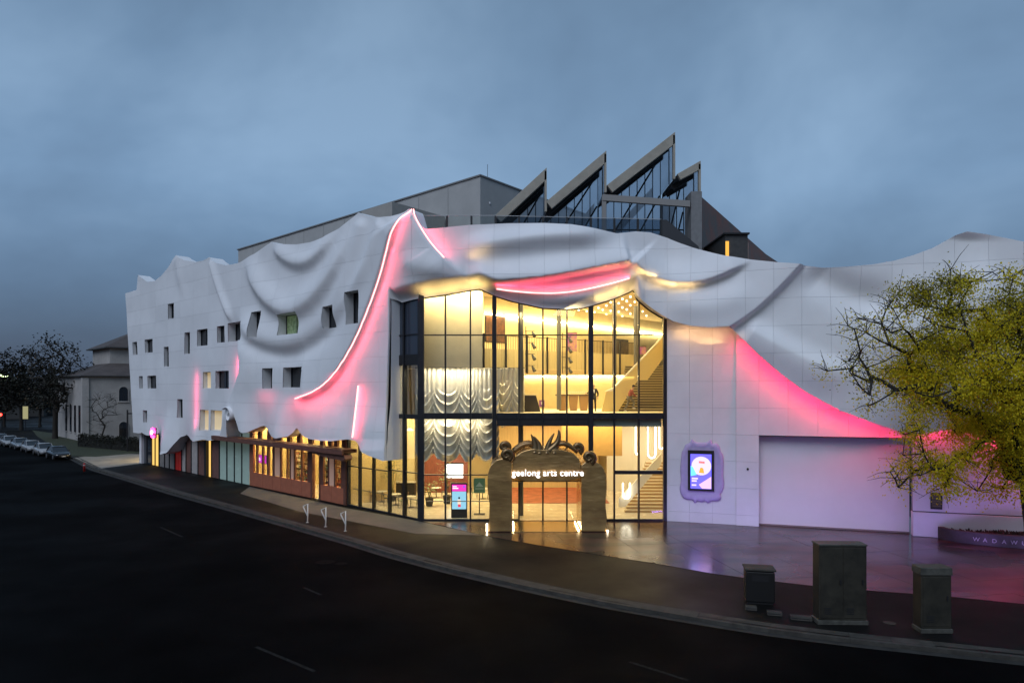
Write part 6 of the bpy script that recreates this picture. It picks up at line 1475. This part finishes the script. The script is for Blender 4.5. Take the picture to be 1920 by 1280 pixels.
# ------------------------------------------------------------------ parked cars
TYRE = mat('tyre', (.012, .012, .012), rough=.8); RIM = mat('rim', (.4, .4, .42), rough=.3, metal=.8); CGL = mat('car_glass', (.01, .012, .015), rough=.05, spec=.8)
def car_proto(paint):
    o = empty('parked_car', (0, 0, 0))
    st = [(-2.15, .42, .72, .62), (-2.05, .3, .86, .78), (-1.5, .24, .95, .86), (-.6, .22, .97, .88), (.5, .22, .95, .89), (1.2, .23, .88, .88), (1.8, .26, .76, .82), (2.1, .32, .66, .7), (2.18, .42, .58, .6)]
    V = []
    for x, z0, z1, w_ in st: V += [(x, -w_*.9, z0), (x, -w_, (z0+z1)*.5), (x, -w_*.95, z1-.05), (x, -w_*.8, z1), (x, w_*.8, z1), (x, w_*.95, z1-.05), (x, w_, (z0+z1)*.5), (x, w_*.9, z0)]
    F = [(8*i+k, 8*i+(k+1) % 8, 8*i+8+(k+1) % 8, 8*i+8+k) for i in range(len(st)-1) for k in range(8)]+[tuple(range(8))[::-1], tuple(range(8*len(st)-8, 8*len(st)))]
    b = meshobj('body', V, F, paint, o, smooth=True)
    cb_ = [(-1.95, .84, .72, .84, .7), (-1.35, .94, .74, 1.36, .6), (-.6, .95, .76, 1.46, .62), (.2, .93, .76, 1.44, .61), (1.15, .86, .74, .88, .68)]
    V = []
    for x, zb_, wb_, zt_, wt_ in cb_: V += [(x, -wb_, zb_), (x, -wt_, zt_), (x, wt_, zt_), (x, wb_, zb_)]
    F = [(4*i+k, 4*i+(k+1) % 4, 4*i+4+(k+1) % 4, 4*i+4+k) for i in range(4) for k in range(4)]+[(3, 2, 1, 0), (16, 17, 18, 19)]
    meshobj('cabin_glass', V, F, CGL, o)
    V = []
    for x, zt_, wt_ in [(-1.4, 1.365, .6), (-.6, 1.475, .62), (.2, 1.455, .61), (.35, 1.40, .61)]: V += [(x, -wt_-.015, zt_-.06), (x, -wt_+.06, zt_+.012), (x, wt_-.06, zt_+.012), (x, wt_+.015, zt_-.06)]
    meshobj('roof_panel', V, [(4*i+k, 4*i+k+1, 4*i+5+k, 4*i+4+k) for i in range(3) for k in range(3)], paint, o, smooth=True)
    for s_ in (-1, 1):
        MB().tube([(1.15, .74*s_, .88), (.25, .63*s_, 1.43)], .035, 5).build('pillar', paint, o); MB().tube([(-1.9, .74*s_, .86), (-1.38, .62*s_, 1.36)], .05, 5).build('pillar', paint, o)
        for x in (-1.35, 1.35):
            wmb = MB(); wmb.add(*(lambda p: (p.v, p.f))(MB().lathe([(.2, -.1), (.31, -.1), (.33, -.06), (.33, .06), (.31, .1), (.2, .1)], (0, 0, 0), 18))); wmb.v = [(q[0]+x, q[2]+.78*s_, q[1]+.33) for q in wmb.v]; wh = wmb.build('wheel', TYRE, o, smooth=False)
            rm = MB().lathe([(.2, -.08), (.19, .09), (.05, .1)], (0, 0, 0), 12); rm.v = [(q[0]+x, q[2]*s_+.79*s_, q[1]+.33) for q in rm.v]; rm.build('rim', RIM, wh)
        MB().ball((2.02, .55*s_, .58), (.14, .17, .07), 10, 6).build('headlight', mat('headlight_glass', (.6, .62, .65), rough=.1), o, smooth=True); MB().box(.85, .98, .86*s_-.07, .86*s_+.07, .92, 1.03).build('mirror', paint, o, bevel=.02)
    MB().box(2.15, 2.19, -.45, .45, .36, .5).build('grille', BLACK, o); MB().box(2.19, 2.2, -.2, .2, .36, .46).build('number_plate', mat('plate', (.6, .6, .58)), o)
    return o
paints = {'black': mat('paint_black', (.012, .013, .016), rough=.2, coat=.5), 'white': mat('paint_white', (.3, .3, .3), rough=.25, coat=.5), 'silver': mat('paint_silver', (.3, .31, .32), rough=.25, metal=.6, coat=.5)}
protos = {}
rowc = ['black', 'white', 'white', 'silver', 'white', 'silver', 'white', 'white']; ordn = ['foremost', 'second', 'third', 'fourth', 'fifth', 'sixth', 'seventh', 'eighth']
for k, cl_ in enumerate(rowc):
    if cl_ not in protos: c = protos[cl_] = car_proto(paints[cl_])
    else: c = copy_tree(protos[cl_])
    t = 2.0+k*6.3; q = Vector(gp(140, 858)[:2])+Vector(u1)*t+Vector((-.685, -.728))*1.15
    c.location = (q.x, q.y, -.14); c.rotation_euler = (0, 0, math.atan2(W1.U.y, W1.U.x)+random.uniform(-.02, .02))
    tag(c, '%s car parked %s in the row along the kerb' % (cl_, ordn[k]), 'car', 'cars parked along the kerb')
# street furniture far left
p = gp(158, 884); o = empty('bollard', (p.x, p.y, 0), label='short red bollard at the lane corner', cat='bollard'); MB().lathe([(.1, 0), (.1, .75), (.085, .8), (.03, .83)], (0, 0, 0), 14).build('post', mat('red_paint', (.32, .02, .015), rough=.5), o, smooth=True); MB().lathe([(.102, .6), (.103, .66)], (0, 0, 0), 14).build('band', mat('band_white', (.6, .6, .6)), o)
p = gp(239, 846); o = empty('sign_post', (p.x, p.y, 0), label='thin dark post with side arm at the far end of the arts centre', cat='post'); h_ = HC+(HY-768)/FPX*p.y; box('pole', -.07, .07, -.07, .07, 0, h_, DARKM, o); box('arm', .07, 1.2, -.04, .04, h_-.55, h_-.4, DARKM, o)
def sigpole(px, py, Y, h_, label, lampcol, ls, name, cat):
    x = (px-CX)/FPX*Y; z = at(px, py, Y).z; o = empty(name, (x, Y, 0), label=label, cat=cat); MB().tube([(0, 0, 0), (0, 0, z+.5)], [.09, .06], 8).build('pole', DARKM, o)
    return o, z
o, z = sigpole(3, 777, 120, 0, 'red traffic signal glowing at the left edge of the street', None, 0, 'traffic_signal', 'traffic signal')
box('head', -.18, .18, -.3, -.08, z-.7, z+.3, BLACK, o); MB().ball((0, -.32, z), (.32, .1, .26), 12, 8).build('red_lamp_glow', emat('signal_red', (1, .03, .02), 12), o, smooth=True)  # red ball oversized, the signal's glow built into its shape
MB().ball((0, -.32, z-.32), (.1, .03, .1), 10, 6).build('amber_lamp', mat('amber_off', (.05, .03, .005)), o); MB().ball((0, -.32, z-.6), (.1, .03, .1), 10, 6).build('green_lamp', mat('green_off', (.005, .04, .015)), o)
o, z = sigpole(4, 704, 140, 0, 'street lamp glowing pale green over the far street', None, 0, 'street_lamp', 'street lamp')
MB().tube([(0, 0, z+.4), (.5, -.2, z+.5), (1.0, -.4, z+.3)], .05, 6).build('arm', DARKM, o); MB().ball((.6, -.4, z), (.9, .4, .3), 12, 6).build('lamp_head_glow', emat('lamp_glow', (.75, 1, .5), 5), o, smooth=True)  # head swollen beyond lamp size to stand for its glow
x = (48-CX)/FPX*130; o = empty('lit_sign', (x, 130, 0), label='small pale lit sign among the dark far trees', cat='sign'); MB().tube([(0, 0, 0), (0, 0, 3)], .06, 6).build('post', DARKM, o); box('face', -.5, .5, -.1, -.02, 2.2, 4.6, emat('sign_glow', (.8, .75, .4), .45), o, .2); box('back', -.55, .55, -.019, .05, 2.1, 4.7, DARKM, o)
o = area('lane_lamp', tuple(W1.P(-48.5, 3.2, -3)), tuple(W1.P(-52, 0, -1)), .6, .3, 420, (1, .78, .4)); acp(o)
